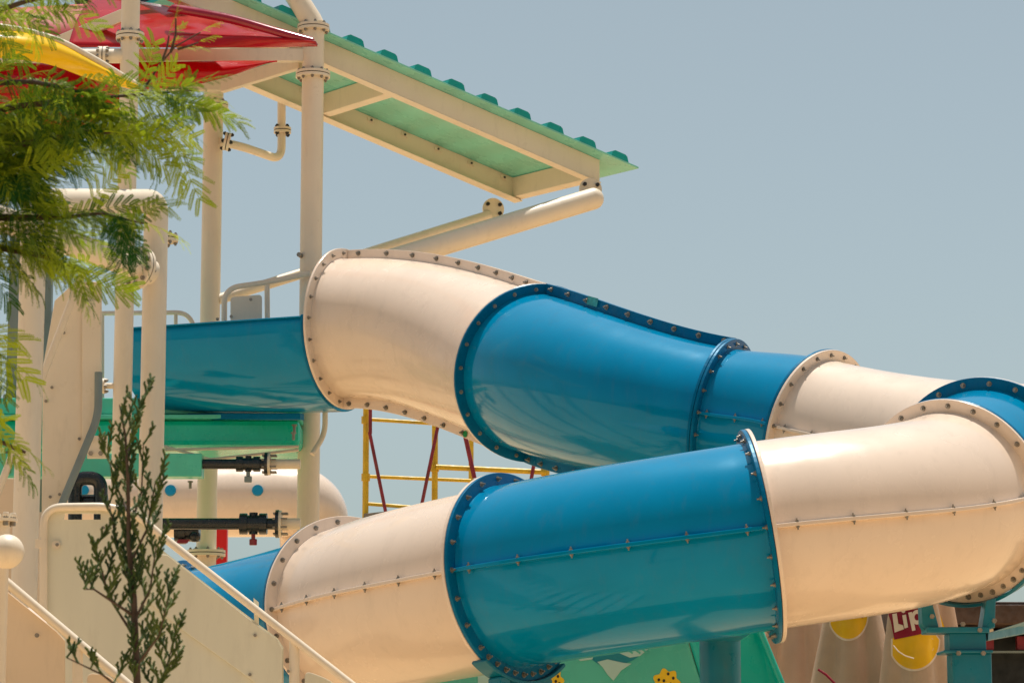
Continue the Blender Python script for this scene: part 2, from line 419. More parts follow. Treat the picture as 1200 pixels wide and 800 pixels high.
# rear post
p2, x2, y2, z2 = post(249, 200, 24.8, .086, 108)
pipe_flange('flange', p2, (x2, y2, P(0, 124, y2).z), UPV, .13, 8)
pipe_flange('flange', p2, (x2, y2, P(0, 648, y2).z), UPV, .165, 8)
# nearer arch: two posts and the beam between their tops
xa = P(182, 300, 20.6).x; zt = P(180, 236, 20.6).z; xb = P(36, 400, 19.5).x
mb = MB(); mb.tube([(xa, 20.6, 0), (xa, 20.6, zt), (xb, 19.5, P(36, 236, 19.5).z), (xb, 19.5, 0)], .088, 32, fillet=.10)
arch = mb.build('arch_post', 'cpaint', tower); arch['label'] = 'thick cream arch of two posts and a top beam beside the stairs'
q = P(190, 275, 20.6); pipe_flange('flange', arch, (xa + .035, 20.75, q.z), UPV, .11, 6)
d = Vector((.62, .75, -.12)).normalized(); q = P(163, 314, 20.35)
mb = MB(); mb.tube([q + d * .12, q - d * 2.6], .088, 32); mb.build('cross_pipe', 'cpaint', tower)
pipe_flange('pipe_joint', tower, q, d, .15, 10, br=.018)
# slim post at left with its flange near the canopy
p4, x4, y4, _ = post(147, 300, 21.6, .071, -60)
pipe_flange('flange', p4, (x4, y4, P(0, 43, y4).z), UPV, .108, 8)
q = P(121, 66, 21.6); mb = MB(); mb.tube([q + Vector((-.35, .0, 0)), (x4, y4, q.z)], .055, 24); mb.build('cross_pipe', 'cpaint', tower)
pipe_flange('pipe_joint', tower, q, (1, 0, 0), .075, 8)
q = P(119, 452, 21.6); mb = MB(); mb.tube([q + Vector((-.1, .0, 0)), (x4, y4, q.z)], .022, 16); mb.build('cross_pipe', 'cpaint', tower)
pipe_flange('pipe_joint', tower, q, (1, 0, 0), .058, 6)
for (px, D, w, yt) in ((15, 23.6, .05, 250), (54, 23.9, .03, 250)):
    b = P(px, 420, D); mb = MB(); mb.box((b.x - w, b.y, 0), (2 * w, 0, 0), (0, .1, 0), (0, 0, P(px, yt, D).z)); mb.build('post', 'grey', tower, bevel=.006)
# stub pipe on the rear post with its bend and flanges
mb = MB(); mb.tube([P(256, 166, 24.75), P(284, 172, 24.9), P(330, 188, 25.3), P(330, 104, 25.3)], .037, 24, fillet=.14)
up_ = mb.build('pipe_bend', 'cpaint', tower)
pipe_flange('flange', up_, P(266, 166, 24.65), (1, .1, -.2), .08, 4, br=.018, mats=('cpaint', 'boltdark', 'gasket'))
pipe_flange('flange', up_, P(331, 153, 25.3), UPV, .078, 4, br=.018, mats=('cpaint', 'boltdark', 'gasket'), ph=.8)

# --- sloping teal roof
O = P(703, 213, 24.85); Lv = P(377, 72, 24.0) - O; Wv = P(603, 237, 25.95) - O
Lu = Lv.normalized(); BH = .185
L2 = Lv * 1.62
def rbox(name, o, a, b, c, m, parent, bevel=.006, lab_=None):
    mb = MB(); mb.box(o, a, b, c); ob = mb.build(name, m, parent, bevel)
    if lab_: ob['label'] = lab_
    return ob
Wu = Wv.normalized(); t_ = .075
zb = Vector((0, 0, BH))
roofsheet = rbox('roof_panel', O + zb * 1.0 - Wv * .13 - Lu * .27 + Vector((0, 0, .012)), Lv * 1.31 + Lu * .27, Wv * 1.19, Vector((0, 0, .016)), 'teal', tower, .002, 'teal sloping roof sheet jutting out to the right')
rbox('roof_beam', O, L2, Wu * t_, zb * 1.06, 'cpaint', tower, lab_='long near beam under the teal roof')
rbox('roof_beam', O + Wv - Wu * t_, Lv * 1.25, Wu * t_, zb * 1.06, 'cpaint', tower)
for f_ in (0., .72, 1.12):
    w0 = O + Lv * f_ + Wu * t_; rbox('roof_crossbeam', w0 + zb * .04, Lu * t_, Wv - Wu * 2 * t_, zb * .98, 'cpaint', tower)
# lower lips of the channel beams
rbox('roof_beam', O - Wu * .004 - zb * .05 - Lu * .01, L2, Wu * .11, zb * .05, 'cpaint', tower, .002)
rbox('roof_beam', O + Wv - Wu * .13 - zb * .05, Lv * 1.25, Wu * .13, zb * .05, 'cpaint', tower, .002)
# standing caps over the sheet's near edge
k = 0; edge0 = O + zb - Wv * .13 + Vector((0, 0, .028))
for k in range(14):
    q = edge0 - Lu * .27 + Lu * (.10 + .318 * k)
    mb = MB(); w = .165; hh = .058
    prof = [q, q + Lu * .012 + UPV * hh * .8, q + Lu * .03 + UPV * hh, q + Lu * (w - .035) + UPV * hh, q + Lu * (w - .012) + UPV * hh * .75, q + Lu * w]
    mb.prism(prof, Wv * 1.19); mb.build('roof_cap', 'tealcap', tower)
# small clips on the far beam
for k in range(9):
    q = O + Wv - Wu * (t_ + .003) + Lv * (.06 + .125 * k) + zb * .93
    mb = MB(); mb.box(q - Lu * .03, Lu * .06, -Wu * .012, -zb * .18, 0); mb.ball(q - Wu * .018 - zb * .09, .011, 10, 1); mb.build('panel_clip', ['cpaint', 'boltdark'], tower)
# struts
def end_lugs(c, ax, par):
    mb = MB(); ax, n, b = basis(Vector(ax))
    mb.cyl(c - ax * .012, c + ax * .012, .10, 28, 0)
    for a in (35, 145, 215, 325):
        q = c + n * .07 * math.cos(R(a)) + b * .07 * math.sin(R(a)); mb.cyl(q - ax * .035, q + ax * .035, .017, 10, 1)
    return mb.build('lug_plate', ['cpaint', 'boltdark'], par)
mb = MB(); a_ = P(695, 233, 24.55); b_ = P(365, 333, 23.75); mb.tube([a_, b_], .094, 32)
mb.ball(a_, .094, 28)
sa = mb.build('strut', 'cpaint', tower); sa['label'] = 'thick diagonal strut holding the end of the roof'
end_lugs(P(692, 222, 24.75), (.25, -1, .0), sa)
mb = MB(); a2 = P(574, 252, 25.8); b2 = P(255, 351, 24.8); mb.tube([a2, b2], .046, 28)
sb = mb.build('strut', 'cpaint', tower); sb['label'] = 'thinner diagonal strut farther back'
end_lugs(P(578, 245, 25.85), (.3, -1, 0), sb)

# --- red canopy
def patch(name, A, B, m, parent, bulge=(0, 0, 0), nu=40, nv=14, th=.012, label=None):
    """a moulded shell lofted between two survey curves"""
    def samp(C, t):
        t *= len(C) - 1; k = min(int(t), len(C) - 2); w = t - k
        p0 = C[max(k - 1, 0)]; p1_ = C[k]; p2_ = C[k + 1]; p3 = C[min(k + 2, len(C) - 1)]
        return .5 * (2 * p1_ + (p2_ - p0) * w + (2 * p0 - 5 * p1_ + 4 * p2_ - p3) * w * w + (3 * p1_ - p0 - 3 * p2_ + p3) * w ** 3)
    A = [P(*q) for q in A]; B = [P(*q) for q in B]; bl = Vector(bulge); vs = []
    for i in range(nu + 1):
        a = samp(A, i / nu); b = samp(B, i / nu)
        for j in range(nv + 1):
            t = j / nv; vs.append(a.lerp(b, t) + bl * math.sin(math.pi * t))
    fs = [[i * (nv + 1) + j, i * (nv + 1) + j + 1, (i + 1) * (nv + 1) + j + 1, (i + 1) * (nv + 1) + j] for i in range(nu) for j in range(nv)]
    mb = MB(); mb.add(vs, fs, 0, True); o = mb.build(name, m, parent)
    s_ = o.modifiers.new('solid', 'SOLIDIFY'); s_.thickness = th; s_.offset = 0
    if label: o['label'] = label
    return o
rbox('canopy_beam', P(-40, 72, 23.2), P(356, 71.5, 23.7) - P(-40, 72, 23.2), Vector((0, .07, 0)), Vector((0, 0, .108)), 'cpaint', tower)
rbox('canopy_beam', P(150, 104, 24.3), P(262, 106, 24.6) - P(150, 104, 24.3), Vector((0, .07, 0)), Vector((0, 0, .15)), 'cpaint', tower)
rbox('rafter', P(40, 68, 23.4), P(146, 24, 22.9) - P(40, 68, 23.4), Vector((0, .06, 0)), Vector((0, 0, .11)), 'cpaint', tower)
rbox('rafter', P(258, 108, 24.3), P(350, 80, 23.8) - P(258, 108, 24.3), Vector((.03, .05, 0)), Vector((0, 0, .12)), 'cpaint', tower)
patch('canopy_petal', [(372, 54, 22.75), (300, 55.5, 22.75), (200, 55.5, 22.8), (80, 54, 22.9)], [(371, 51, 22.7), (310, 37, 23.0), (230, 14, 23.6), (110, -6, 24.2)], 'red', tower, (0, -.16, -.02), label='bright red petal ending in a point by the post')
patch('canopy_rim', [(372, 53, 22.62), (330, 43, 22.66), (270, 27, 22.8), (196, 13, 23.0)], [(366, 45, 22.64), (322, 33, 22.68), (268, 18, 22.8), (205, 6, 23.0)], 'redrim', tower, (0, -.03, 0), nv=6, th=.02)
patch('canopy_petal', [(325, 72, 23.35), (270, 72, 23.35), (200, 73, 23.3), (120, 73, 23.3)], [(312, 74, 23.3), (262, 91, 23.3), (205, 103, 23.4), (110, 112, 23.5)], 'red', tower, (0, -.08, -.02), label='rounded red underside below the beam')
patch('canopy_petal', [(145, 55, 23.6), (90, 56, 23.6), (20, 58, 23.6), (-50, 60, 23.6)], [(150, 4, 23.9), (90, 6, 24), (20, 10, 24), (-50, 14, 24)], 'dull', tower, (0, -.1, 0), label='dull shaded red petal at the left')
patch('canopy_petal', [(165, 92, 24.0), (100, 78, 23.9), (40, 72, 23.8), (-40, 70, 23.8)], [(158, 120, 24), (100, 148, 23.9), (50, 158, 23.8), (-40, 150, 23.8)], 'red', tower, (0, -.2, 0), label='low red petal behind the tree leaves')
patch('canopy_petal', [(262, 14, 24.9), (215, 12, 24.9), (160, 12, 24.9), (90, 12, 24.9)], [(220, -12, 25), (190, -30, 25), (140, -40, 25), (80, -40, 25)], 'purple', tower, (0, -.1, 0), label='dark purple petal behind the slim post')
# yellow petal and its edge pipe
yc = [(30, 36, 20.0), (70, 48, 20.1), (115, 72, 20.3), (166, 104, 20.5)]
patch('canopy_petal', [(q[0] - 2, q[1] + 2, q[2]) for q in [(-60, 28, 19.8)] + yc], [(-60, 66, 19.7), (0, 68, 19.8), (55, 75, 20.0), (105, 92, 20.3), (162, 106, 20.5)], 'yellow', tower, (0, -.1, .01), label='glossy yellow petal at upper left')
mb = MB(); mb.tube([P(*q) for q in [(-60, 24, 19.8)] + yc], .026, 16, fillet=.3); mb.build('petal_edge_pipe', 'cpaint', tower)

# --- green deck
def pxbox(name, x0, x1, y0, y1, D, depth, m, parent, bevel=.006, label=None):
    a = P(x0, y1, D); b = P(x1, y1, D); c_ = P(x0, y0, D)
    mb = MB(); mb.box(a, (b.x - a.x, 0, 0), (0, depth, 0), (0, 0, c_.z - a.z)); o = mb.build(name, m, parent, bevel)
    if label: o['label'] = label
    return o
pxbox('deck', -90, 351, 491, 523, 23.3, 1.2, 'green', tower, .05, 'thick green deck slab under the trough')
pxbox('deck_lip', -90, 351, 485.5, 490, 23.22, 1.2, 'deckpale', tower, .004)
pxbox('deck_kerb', -90, 352, 466, 485, 23.36, .15, 'deckpale', tower, .01)
pxbox('deck_beam', -90, 236, 531, 558, 22.95, .2, 'deckpale', tower, .008, 'lower green edge beam left of the rear post')
for (a, b) in (((190, 522), (246, 538)), ((246, 538), (350, 527)), ((190, 527), (350, 523))):
    mb = MB(); mb.tube([P(*a, 23.25), P(*b, 23.25)], .012, 8); mb.build('under_brace', 'cpaint', tower)
b = P(226, 532, 23.2); rbox('bracket_plate', P(102, 537, 21.3), Vector((.15, 0, 0)), Vector((0, .012, 0)), Vector((0, 0, .17)), 'cpaint', tower, .003)
mb = MB()
for (px, py) in ((106.5, 514.5), (118, 514.5), (106.5, 531), (118, 531)):
    q = P(px, py, 21.29); mb.cyl(q, q + Vector((0, -.014, 0)), .018, 6)
split_build(mb, 'bolt', 'steel', tower, 24)
for (px, py) in ((345, 499), (344, 508), (223, 565)):
    q = P(px, py, 23.2); mb = MB(); mb.cyl(q, q + Vector((0, 0, -.05)), .012, 8); mb.cyl(q, q + Vector((0, 0, .012)), .022, 8); mb.build('deck_bolt', 'steel', tower)
# deck rails
mb = MB(); mb.tube([P(40, 368, 24.2), P(222, 366, 24.2), P(232, 400, 24.2)], .02, 12, fillet=.12)
for px in (120, 206): mb.tube([P(px, 367, 24.2), P(px, 470, 24.2)], .016, 10)
mb.build('deck_rail', 'cpaint', tower)
mb = MB(); mb.tube([P(262, 480, 23.7), P(263, 338, 23.7), P(312, 331, 23.7), P(365, 320, 23.6)], .024, 14, fillet=.13)
mb.tube([P(313, 331, 23.7), P(314, 470, 23.7)], .022, 12); mb.build('deck_rail', 'cpaint', tower)
slab('rail_panel', roundpoly([(270, 348), (307, 345), (307, 382), (270, 382)], (0, 1), 5), 23.66, .012, 'cpaint', tower, .003)
mb = MB()
for (px, py) in ((271, 371), (294, 351), (255, 374)):
    q = P(px, py, 23.62); mb.cyl(q, q + Vector((0, -.012, 0)), .014, 8)
split_build(mb, 'bolt', 'steel', tower, 32)
mb = MB(); mb.tube([P(381, 440, 23.2), P(381, 508, 23.2), P(366, 532, 23.1)], .022, 14, fillet=.2); mb.build('bent_pipe', 'cpaint', tower)

# ------------------------------------------------------------------ water pipes with valves (on the post)
def valve_pipe(x0, y0, r, vx0, vx1, vh, fx, fr, label, handle, hx):
    D = 23.05 - .02; t = thing('water_pipe', label, 'pipe', P(x0, y0, D))
    mb = MB(); mb.cyl(P(x0, y0, D), P(vx0, y0, D), r, 20); mb.build('pipe', 'black', t)
    mb = MB(); a = P(vx0, y0, D); b = P(vx1, y0, D); L_ = b.x - a.x
    X = Vector((1, 0, 0))
    mb.cyl(a, a + X * L_ * .28, vh, 12); mb.cyl(a + X * L_ * .28, a + X * L_ * .72, vh * .82, 12); mb.cyl(a + X * L_ * .72, b, vh, 12)
    mb.cyl(a + X * L_ * .5 + Vector((0, 0, -vh * 1.0)), a + X * L_ * .5 + Vector((0, 0, vh * 1.05)), vh * .4, 12)
    v = mb.build('valve', 'black', t, .003)
    mb = MB(); q = a + X * L_ * .5 + Vector((0, 0, -vh * 1.0)); mb.cyl(q, q - UPV * .035, .016, 10); mb.box(q - UPV * .085 - X * .03 - Vector((0, .012, 0)), X * .06, (0, .024, 0), UPV * .05); hd = mb.build('handle', handle, v, .006)
    mb = MB(); mb.cyl(b, P(fx, y0, D), r, 20); mb.build('pipe', 'black', t)
    q = P(fx, y0, D); mb = MB(); mb.cyl(q - X * .026, q, fr, 32, 0); mb.cyl(q, q + X * .02, fr * .97, 32, 1)
    for k in range(8):
        a_ = 2 * math.pi * (k + .5) / 8; w = q + Vector((0, math.cos(a_), math.sin(a_))) * fr * .78; mb.cyl(w - X * .045, w + X * .07, .009, 6, 2)
    mb.build('flange', ['black', 'cpaint', 'steel'], t)
    mb = MB(); mb.cyl(q + X * .02, P(352, y0, D), r * .98, 20); mb.build('stub', 'cpaint', t)
    return t
valve_pipe(150, 543.5, .040, 277, 305, .062, 314, .092, 'upper black water pipe with a valve, under the green deck', 'grey', 289)
valve_pipe(150, 613.5, .046, 281, 313, .085, 327, .112, 'lower black water pipe with a red handled valve', 'sred', 297)
t = thing('water_pipe', 'black bent pump pipe in the shade beneath the deck, left of the conifer', 'pipe', P(105, 590, 22.6))
mb = MB(); mb.tube([P(88, 630, 22.6), P(88, 560, 22.6), P(118, 560, 22.6), P(118, 640, 22.6)], .055, 20, fillet=.1); mb.build('pipe', 'black', t)
mb = MB(); mb.cyl(P(84, 588, 22.7), P(126, 588, 22.7), .06, 20); mb.build('pipe', 'black', t)
mb = MB(); mb.cyl(P(205, 622, 23.3), P(234, 622, 23.3), .085, 20); mb.cyl(P(210, 622, 23.3), P(218, 622, 23.3), .105, 20); mb.ball(P(228, 628, 23.25), .05, 14)
vv = mb.build('valve', 'black', t, .004); mb = MB(); mb.box(P(206, 636, 23.2), (.09, 0, 0), (0, .02, 0), (.02, 0, .03)); mb.build('handle', 'sred', vv)

# ------------------------------------------------------------------ steep stair behind the arch
st = thing('staircase', 'steep cream panelled stair climbing to the deck behind the left posts', 'stairs', P(85, 600, 20.2))
slab('side_panel', [(64, 352), (88, 330), (119, 330), (119, 440), (112, 492), (71, 592), (62, 700), (48, 700), (50, 430)], 20.3, .02, 'cpaint', st)
slab('side_panel', [(96, 352), (118, 352), (118, 436), (113, 490), (96, 530)], 20.27, .014, 'cpaint', st, .004)
mb = MB(); mb.tube([P(96, 322, 20.12), P(-30, 648, 20.12)], .027, 16); mb.build('handrail', 'cpaint', st)
mb = MB(); mb.tube([P(115.5, 436, 20.2), P(115, 488, 20.2), P(66, 606, 20.2)], .028, 16, fillet=.1); mb.build('stringer_edge', 'grey', st)
slab('side_panel', [(-60, 560), (20, 560), (50, 620), (50, 760), (-60, 760)], 20.5, .02, 'tanpanel', st)
mb = MB()
for (px, py) in ((61, 454), (54, 470), (75, 390), (59, 582), (93, 514), (109, 449), (70, 579)):
    q = P(px, py, 20.29); mb.cyl(q, q + Vector((0, -.012, 0)), .011, 8)
split_build(mb, 'bolt', 'steel', st, 32)
mb = MB(); mb.tube([P(50, 600, 20.0), P(49, 760, 20.0)], .03, 14); mb.tube([P(41.5, 600, 19.95), P(40.5, 760, 19.95)], .018, 10); mb.build('corner_post', 'cpaint', st)

# ------------------------------------------------------------------ lower stair with two balustrades
s2 = thing('staircase', 'low stair with pale side panel and sloping round handrails in the lower left foreground', 'stairs', P(240, 900, 14.5))
D1 = 14.9
band = roundpoly([(52, 592), (172, 592), (196, 648), (302, 731), (332, 757), (332, 900), (52, 900)], (0,), 16)
# main sheet with the handle slot cut out: built from pieces round the slot
slab('side_panel', roundpoly([(55, 594), (172, 594), (172, 601.5), (55, 601.5)], (0,), 7), D1, .014, 'cpanel', s2, .003)
slab('side_panel', [(55, 601.5), (76, 601.5), (74, 608.5), (55, 608.5)], D1, .014, 'cpanel', s2, .0)
slab('side_panel', [(118, 601.5), (172, 601.5), (178, 608.5), (118, 608.5)], D1, .014, 'cpanel', s2, .0)
slab('side_panel', [(55, 608.5), (179, 608.5), (190, 644), (298, 727), (298, 905), (55, 905)], D1, .014, 'cpanel', s2, .0)
mb = MB(); mb.prism([P(298, 727, D1), P(297, 700, D1), P(303, 705, D1), P(303, 731, D1), P(325, 747, D1), P(332, 758, D1), P(332, 905, D1), P(298, 905, D1)], (0, .014, 0)); mb.build('side_panel', 'cpanel', s2)
slab('stringer_plate', [(186, 648), (196, 650), (298, 729.5), (325, 749), (331, 760), (331, 822), (300, 800), (214, 738), (168, 700)], D1 - .016, .012, 'cpanel', s2, .004)
mb = MB(); mb.tube([P(51, 720, D1 - .02), P(51, 594, D1 - .02), P(126, 593, D1 - .02), P(160, 602, D1 - .02), P(186, 625, D1 - .02), P(520, 886, D1 - .02)], .0205, 18, fillet=.10)
hr = mb.build('handrail', 'cpaint', s2); hr['label'] = 'handrail running down across the cream slide section'
mb = MB(); mb.tube([P(345, 748, D1 + .01), P(344, 960, D1 + .01)], .026, 18)
mb.build('baluster', 'cpaint', s2)
slab('side_panel', roundpoly([(357, 785), (384, 795), (440, 836), (440, 960), (357, 960)], (0, 1), 9), D1, .014, 'cpanel', s2, .003)
mb = MB()
for (px, py) in ((121, 618), (299, 744), (293, 790), (338, 786), (67, 638), (44, 637)):
    q = P(px, py, D1 - .018); mb.cyl(q, q + Vector((0, -.01, 0)), .0085, 8)
split_build(mb, 'bolt', 'steel', s2, 32)
mb = MB(); q = P(66, 638, D1 - .01); mb.cyl(q + Vector((0, .0, 0)), q + Vector((0, -.006, 0)), .022, 20); mb.build('washer_plate', 'cpaint', s2); mb = MB(); q = P(47, 637, D1 - .01)
mb.box(q + Vector((-.02, -.03, -.022)), (.05, 0, 0), (0, .02, 0), (0, 0, .044)); mb.build('clamp', 'cpaint', s2)
# near balustrade
D2 = 13.6
mb = MB(); mb.tube([P(-60, 626, D2), P(8, 682, D2), P(330, 953, D2)], .0215, 18); mb.build('handrail', 'cpaint', s2)
slab('side_panel', [(-60, 640), (0, 686), (66, 739), (76, 750), (77, 960), (-60, 960)], D2 + .02, .014, 'tanpanel', s2, .004)
mb = MB(); mb.tube([P(91, 756, D2 + .01), P(90, 1000, D2 + .01)], .025, 18); mb.build('baluster', 'cpaint', s2)
slab('side_panel', roundpoly([(102, 788), (125, 790), (200, 852), (200, 1000), (102, 1000)], (0, 1), 8), D2 + .02, .014, 'tanpanel', s2, .003)
mb = MB(); q = P(43.5, 744, D2); mb.cyl(q, q + Vector((0, -.01, 0)), .011, 8); split_build(mb, 'bolt', 'steel', s2, 32)
# treads between the balustrades
a = P(60, 905, D1); b = P(520, 1265, D1)
for k in range(9):
    q = a.lerp(b, k / 8); mb = MB(); mb.box((q.x, D2 + .06, q.z), (.30, 0, 0), (0, D1 - D2 - .1, 0), (0, 0, -.035)); mb.build('tread', 'tanpanel', s2, .004)
# ball-topped newel
nw = thing('ball_newel', 'cream ball knob post with a bolted flange above it at the left edge', 'post', P(8, 646, 13.2))
mb = MB(); mb.ball(P(8, 646, 13.2), .079, 32); mb.build('ball', 'cpaint', nw)
mb = MB(); q = P(3, 646, 13.4); mb.tube([(q.x, q.y, 0), (q.x, q.y, P(0, 606, 13.4).z)], .03, 20); mb.build('post', 'cpaint', nw)
q = P(2, 611, 13.4); mb = MB(); mb.cyl(q, q + UPV * .014, .072, 28)
for k in range(6):
    a_ = k * math.pi / 3; w = q + Vector((math.cos(a_), math.sin(a_), 0)) * .052; mb.cyl(w - UPV * .02, w + UPV * .035, .013, 6, 1); mb.ball(w + UPV * .03, .016, 8, 0)
mb.build('flange', ['cpaint', 'steel'], nw)

# ------------------------------------------------------------------ background tube with round windows
bt = thing('closed_tube', 'plain cream tube with round blue portholes lying behind the tower', 'water slide', P(250, 640, 33))
mb = MB(); mb.tube([P(-80, 590, 33), P(180, 588, 33), P(330, 587, 33), P(352, 588, 33.05), P(366, 600, 33.2), P(370, 640, 33.4), P(371, 900, 33.5)], .405, 48, fillet=.42)
mb.build('tube_shell', 'cream', bt)
for px in (98, 200, 302):
    q = P(px, 575, 32.62); ax = Vector((0, -1, .3)).normalized(); mb = MB(); mb.tube([q + ax * -.03, q + ax * .035], [.07, .062], 24); mb.build('porthole', 'porthole', bt)
mb = MB(); q = P(251, 664, 26); mb.box((q.x, 26, 0), (.11, 0, 0), (0, .11, 0), (0, 0, P(251, 618, 26).z)); tag(mb.build('red_post', 'redpaint', None, .008), 'bright red square post behind the lower black pipe', 'post')

# ------------------------------------------------------------------ scaffold
sc_ = thing('scaffold', 'worn yellow scaffold frame with red diagonal braces seen beneath the hood', 'scaffold', (P(480, 600, 28).x, 28, 0))
def sp(a, b, r, m, nm, D=28, Db=None):
    mb = MB(); mb.tube([P(*a, D), P(*b, Db or D)], r, 14); return mb.build(nm, m, sc_)
for (px, py, D) in ((428.5, 440, 28), (509.5, 440, 28), (552, 440, 29.6), (639, 520, 28)):
    b = P(px, 560, D); mb = MB(); mb.cyl((b.x, b.y, 0), (b.x, b.y, P(px, py, D).z), .030 if D < 29 else .026, 14); u_ = mb.build('upright', 'syellow', sc_)
    q = P(px, 560, D); 
for (a, b, D, r) in (((428, 491), (509, 496), 28, .018), ((430, 558), (552, 563), 28.4, .018), ((511, 547), (640, 553), 27.95, .026), ((429, 590), (509, 596), 28, .018)):
    sp(a, b, r, 'syellow', 'crossbar', D)
for (a, b, r) in (((434, 470), (434, 508), .017), ((433, 506), (452, 600), .017), ((513, 500), (494, 592), .017), ((545, 510), (556, 560), .022), ((626, 542), (620, 575), .018), ((470, 600), (462, 700), .017)):
    sp(a, b, r, 'sred', 'brace', 27.9)
mb = MB(); mb.box(P(426, 607, 27.9), P(480, 601, 27.9) - P(426, 607, 27.9), (0, .25, 0), (0, 0, .045)); mb.build('plank', 'plank', sc_, .004)
for (px, py) in ((428.5, 492), (428.5, 559), (509.5, 548), (639, 553)):
    q = P(px, py, 28); mb = MB(); mb.cyl(q - UPV * .035, q + UPV * .035, .042, 12); mb.build('coupler', 'syellow', sc_)

# ------------------------------------------------------------------ blue saddles and columns
def saddle(idx, name, label, colx, cy, a0, a1, legs, arm=None, flangez=None):
    c, T, N_, U, _ = node_fr[idx]; Rr = RFL[idx]
    t = thing(name, label, 'support', (c.x, c.y, 0))
    mb = MB(); mb.annulus(c, T, N_, U, Rr + .003, Rr + .022, .10, 30, 0, R(a0), R(a1)); mb.build('saddle', 'sky blue', t, .003)
    return t, c, T, N_, U, Rr
t, c, T, N_, U, Rr = saddle(7, 'slide_support', 'blue steel support under the left joint of the lower blue section', 0, 0, 144, 216, 0)
for s_ in (-1, 1):
    mb = MB(); q = c - U * (Rr * .97) + N_ * s_ * .16; mb.box(q - T * .045 - N_ * s_ * .02, T * .09, N_ * s_ * .09, Vector((0, 0, -.30))); mb.build('leg', 'sky blue', t, .01)
mb = MB(); q = c - U * (Rr + .02); mb.cyl((q.x, q.y, 0), (q.x, q.y, q.z - .05), .125, 32); mb.build('column', 'sky blue', t)
mb = MB(); mb.box(q - T * .09 - N_ * .42 - UPV * .30, T * .18, N_ * .84, -UPV * .10); mb.build('beam', 'sky blue', t, .008)
for f_ in np.linspace(140, 220, 7):
    a_ = R(f_); w = c + (U * math.cos(a_) + N_ * math.sin(a_)) * (Rr - .036) ; 
# right-hand support
t, c, T, N_, U, Rr = saddle(5, 'slide_support', 'blue steel cradle and column under the right end of the cream slide section', 0, 0, 122, 238, 0)
D = c.y - .1
def bb(name, x0, x1, y0, y1, D, dep, m='sky blue', bev=.006): return pxbox(name, x0, x1, y0, y1, D, dep, m, t, bev)
mb = MB(); mb.prism([P(1080, 704, D), P(1092, 704, D), P(1100, 733, D), P(1100, 742, D), P(1086, 740, D), P(1081, 730, D)], (0, .16, 0)); mb.build('leg', 'sky blue', t, .005)
mb = MB(); mb.prism([P(1156, 703, D), P(1167, 700, D), P(1166, 735, D), P(1150, 740, D)], (0, .16, 0)); mb.build('leg', 'sky blue', t, .005)
bb('beam', 1086, 1160, 734, 741, D - .03, .22)
bb('column_head', 1113, 1156, 741, 762, D, .2)
bb('flange_plate', 1106, 1164, 761, 764.5, D - .04, .28)
q = P(1136, 790, D + .1)
mb = MB(); w = .108
mb.box((q.x - w, q.y - w, 0), (2 * w, 0, 0), (0, 2 * w, 0), (0, 0, P(1136, 765, D + .1).z)); mb.build('column', 'sky blue', t, .012)
mb = MB(); mb.prism([P(1158, 741, D), P(1158, 750, D), P(1290, 725, 18.5), P(1290, 712, 18.5), P(1200, 728, D + .3)], (0, .1, 0)); mb.build('arm', 'sky blue', t, .004)
mb = MB()
for (px, py, dd) in ((1092, 722, .03), (1128, 731, .05), (1148, 738, .06), (1165, 727, .03), (1123, 765, .06), (1152, 765, .06)):
    w = P(px, py, D - dd); mb.cyl(w, w + Vector((0, -.02, 0)), .014, 6)
split_build(mb, 'bolt', 'steel', t, 24)
# round blue column in the middle
mc = P(844, 780, 16.7); t = thing('slide_support', 'round blue column standing in front of the green wall', 'support', (mc.x, mc.y, 0))
mb = MB(); mb.cyl((mc.x, mc.y, 0), (mc.x, mc.y, 2.62), .118, 36); mb.build('column', 'sky blue', t)
mb = MB(); mb.prism([(mc.x - .118, mc.y - .1, 2.5), (mc.x + .1, mc.y - .1, 2.5), (mc.x + .3, mc.y - .9, 2.62), (mc.x + .1, mc.y - .9, 2.62)], (0, 0, .08)); mb.build('arm', 'sky blue', t, .006)

# ------------------------------------------------------------------ green play wall
gw = thing('play_wall', 'green moulded wall decorated with a pale fish and yellow corals beneath the slide', 'play wall', (P(730, 800, 18.4).x, 18.4, 0))
GD = 18.4
def gl(pxs, m, name, D=GD, th=.1, bev=.02):
    pts = [P(q[0], q[1], q[2] if len(q) > 2 else D) for q in pxs]; mb = MB(); mb.prism(pts, (0, th, 0)); return mb.build(name, m, gw, bev)
gl([(500, 790), (580, 745), (700, 700), (790, 700), (822, 800), (900, 1190), (470, 1190)], 'wallgreen', 'front_wall')
gl([(792, 700, 18.42), (872, 700, 18.6), (893, 745, 18.6), (918, 806, 18.6), (985, 1180, 18.6), (900, 1190, 18.42), (822, 800, 18.42)], 'wallteal', 'side_wall', bev=.015)
mb = MB(); mb.tube([P(868, 690, 18.55), P(892, 742, 18.55), P(919, 808, 18.55), P(990, 1180, 18.55)], .022, 12); mb.build('wall_edge', 'wallteal', gw)
k_ = 0
def decal(pxs, m, name, lift=.004, parent=gw):
    pts = [P(q[0], q[1], GD - lift) for q in pxs]; mb = MB(); mb.add(pts, [list(range(len(pts)))]); return mb.build(name, m, parent)
def blob(cx, cy, rx, ry, n=18, ph=0, wob=0): return [(cx + rx * math.cos(a) * (1 + wob * math.sin(5 * a + ph)), cy + ry * math.sin(a) * (1 + wob * math.sin(5 * a + ph))) for a in [2 * math.pi * j / n for j in range(n)]]
decal([(680, 762), (697, 755), (720, 754), (745, 752), (757, 750), (768, 745), (760, 760), (742, 773), (725, 780), (702, 778), (690, 770)], 'decalblue', 'fish_body', .003)
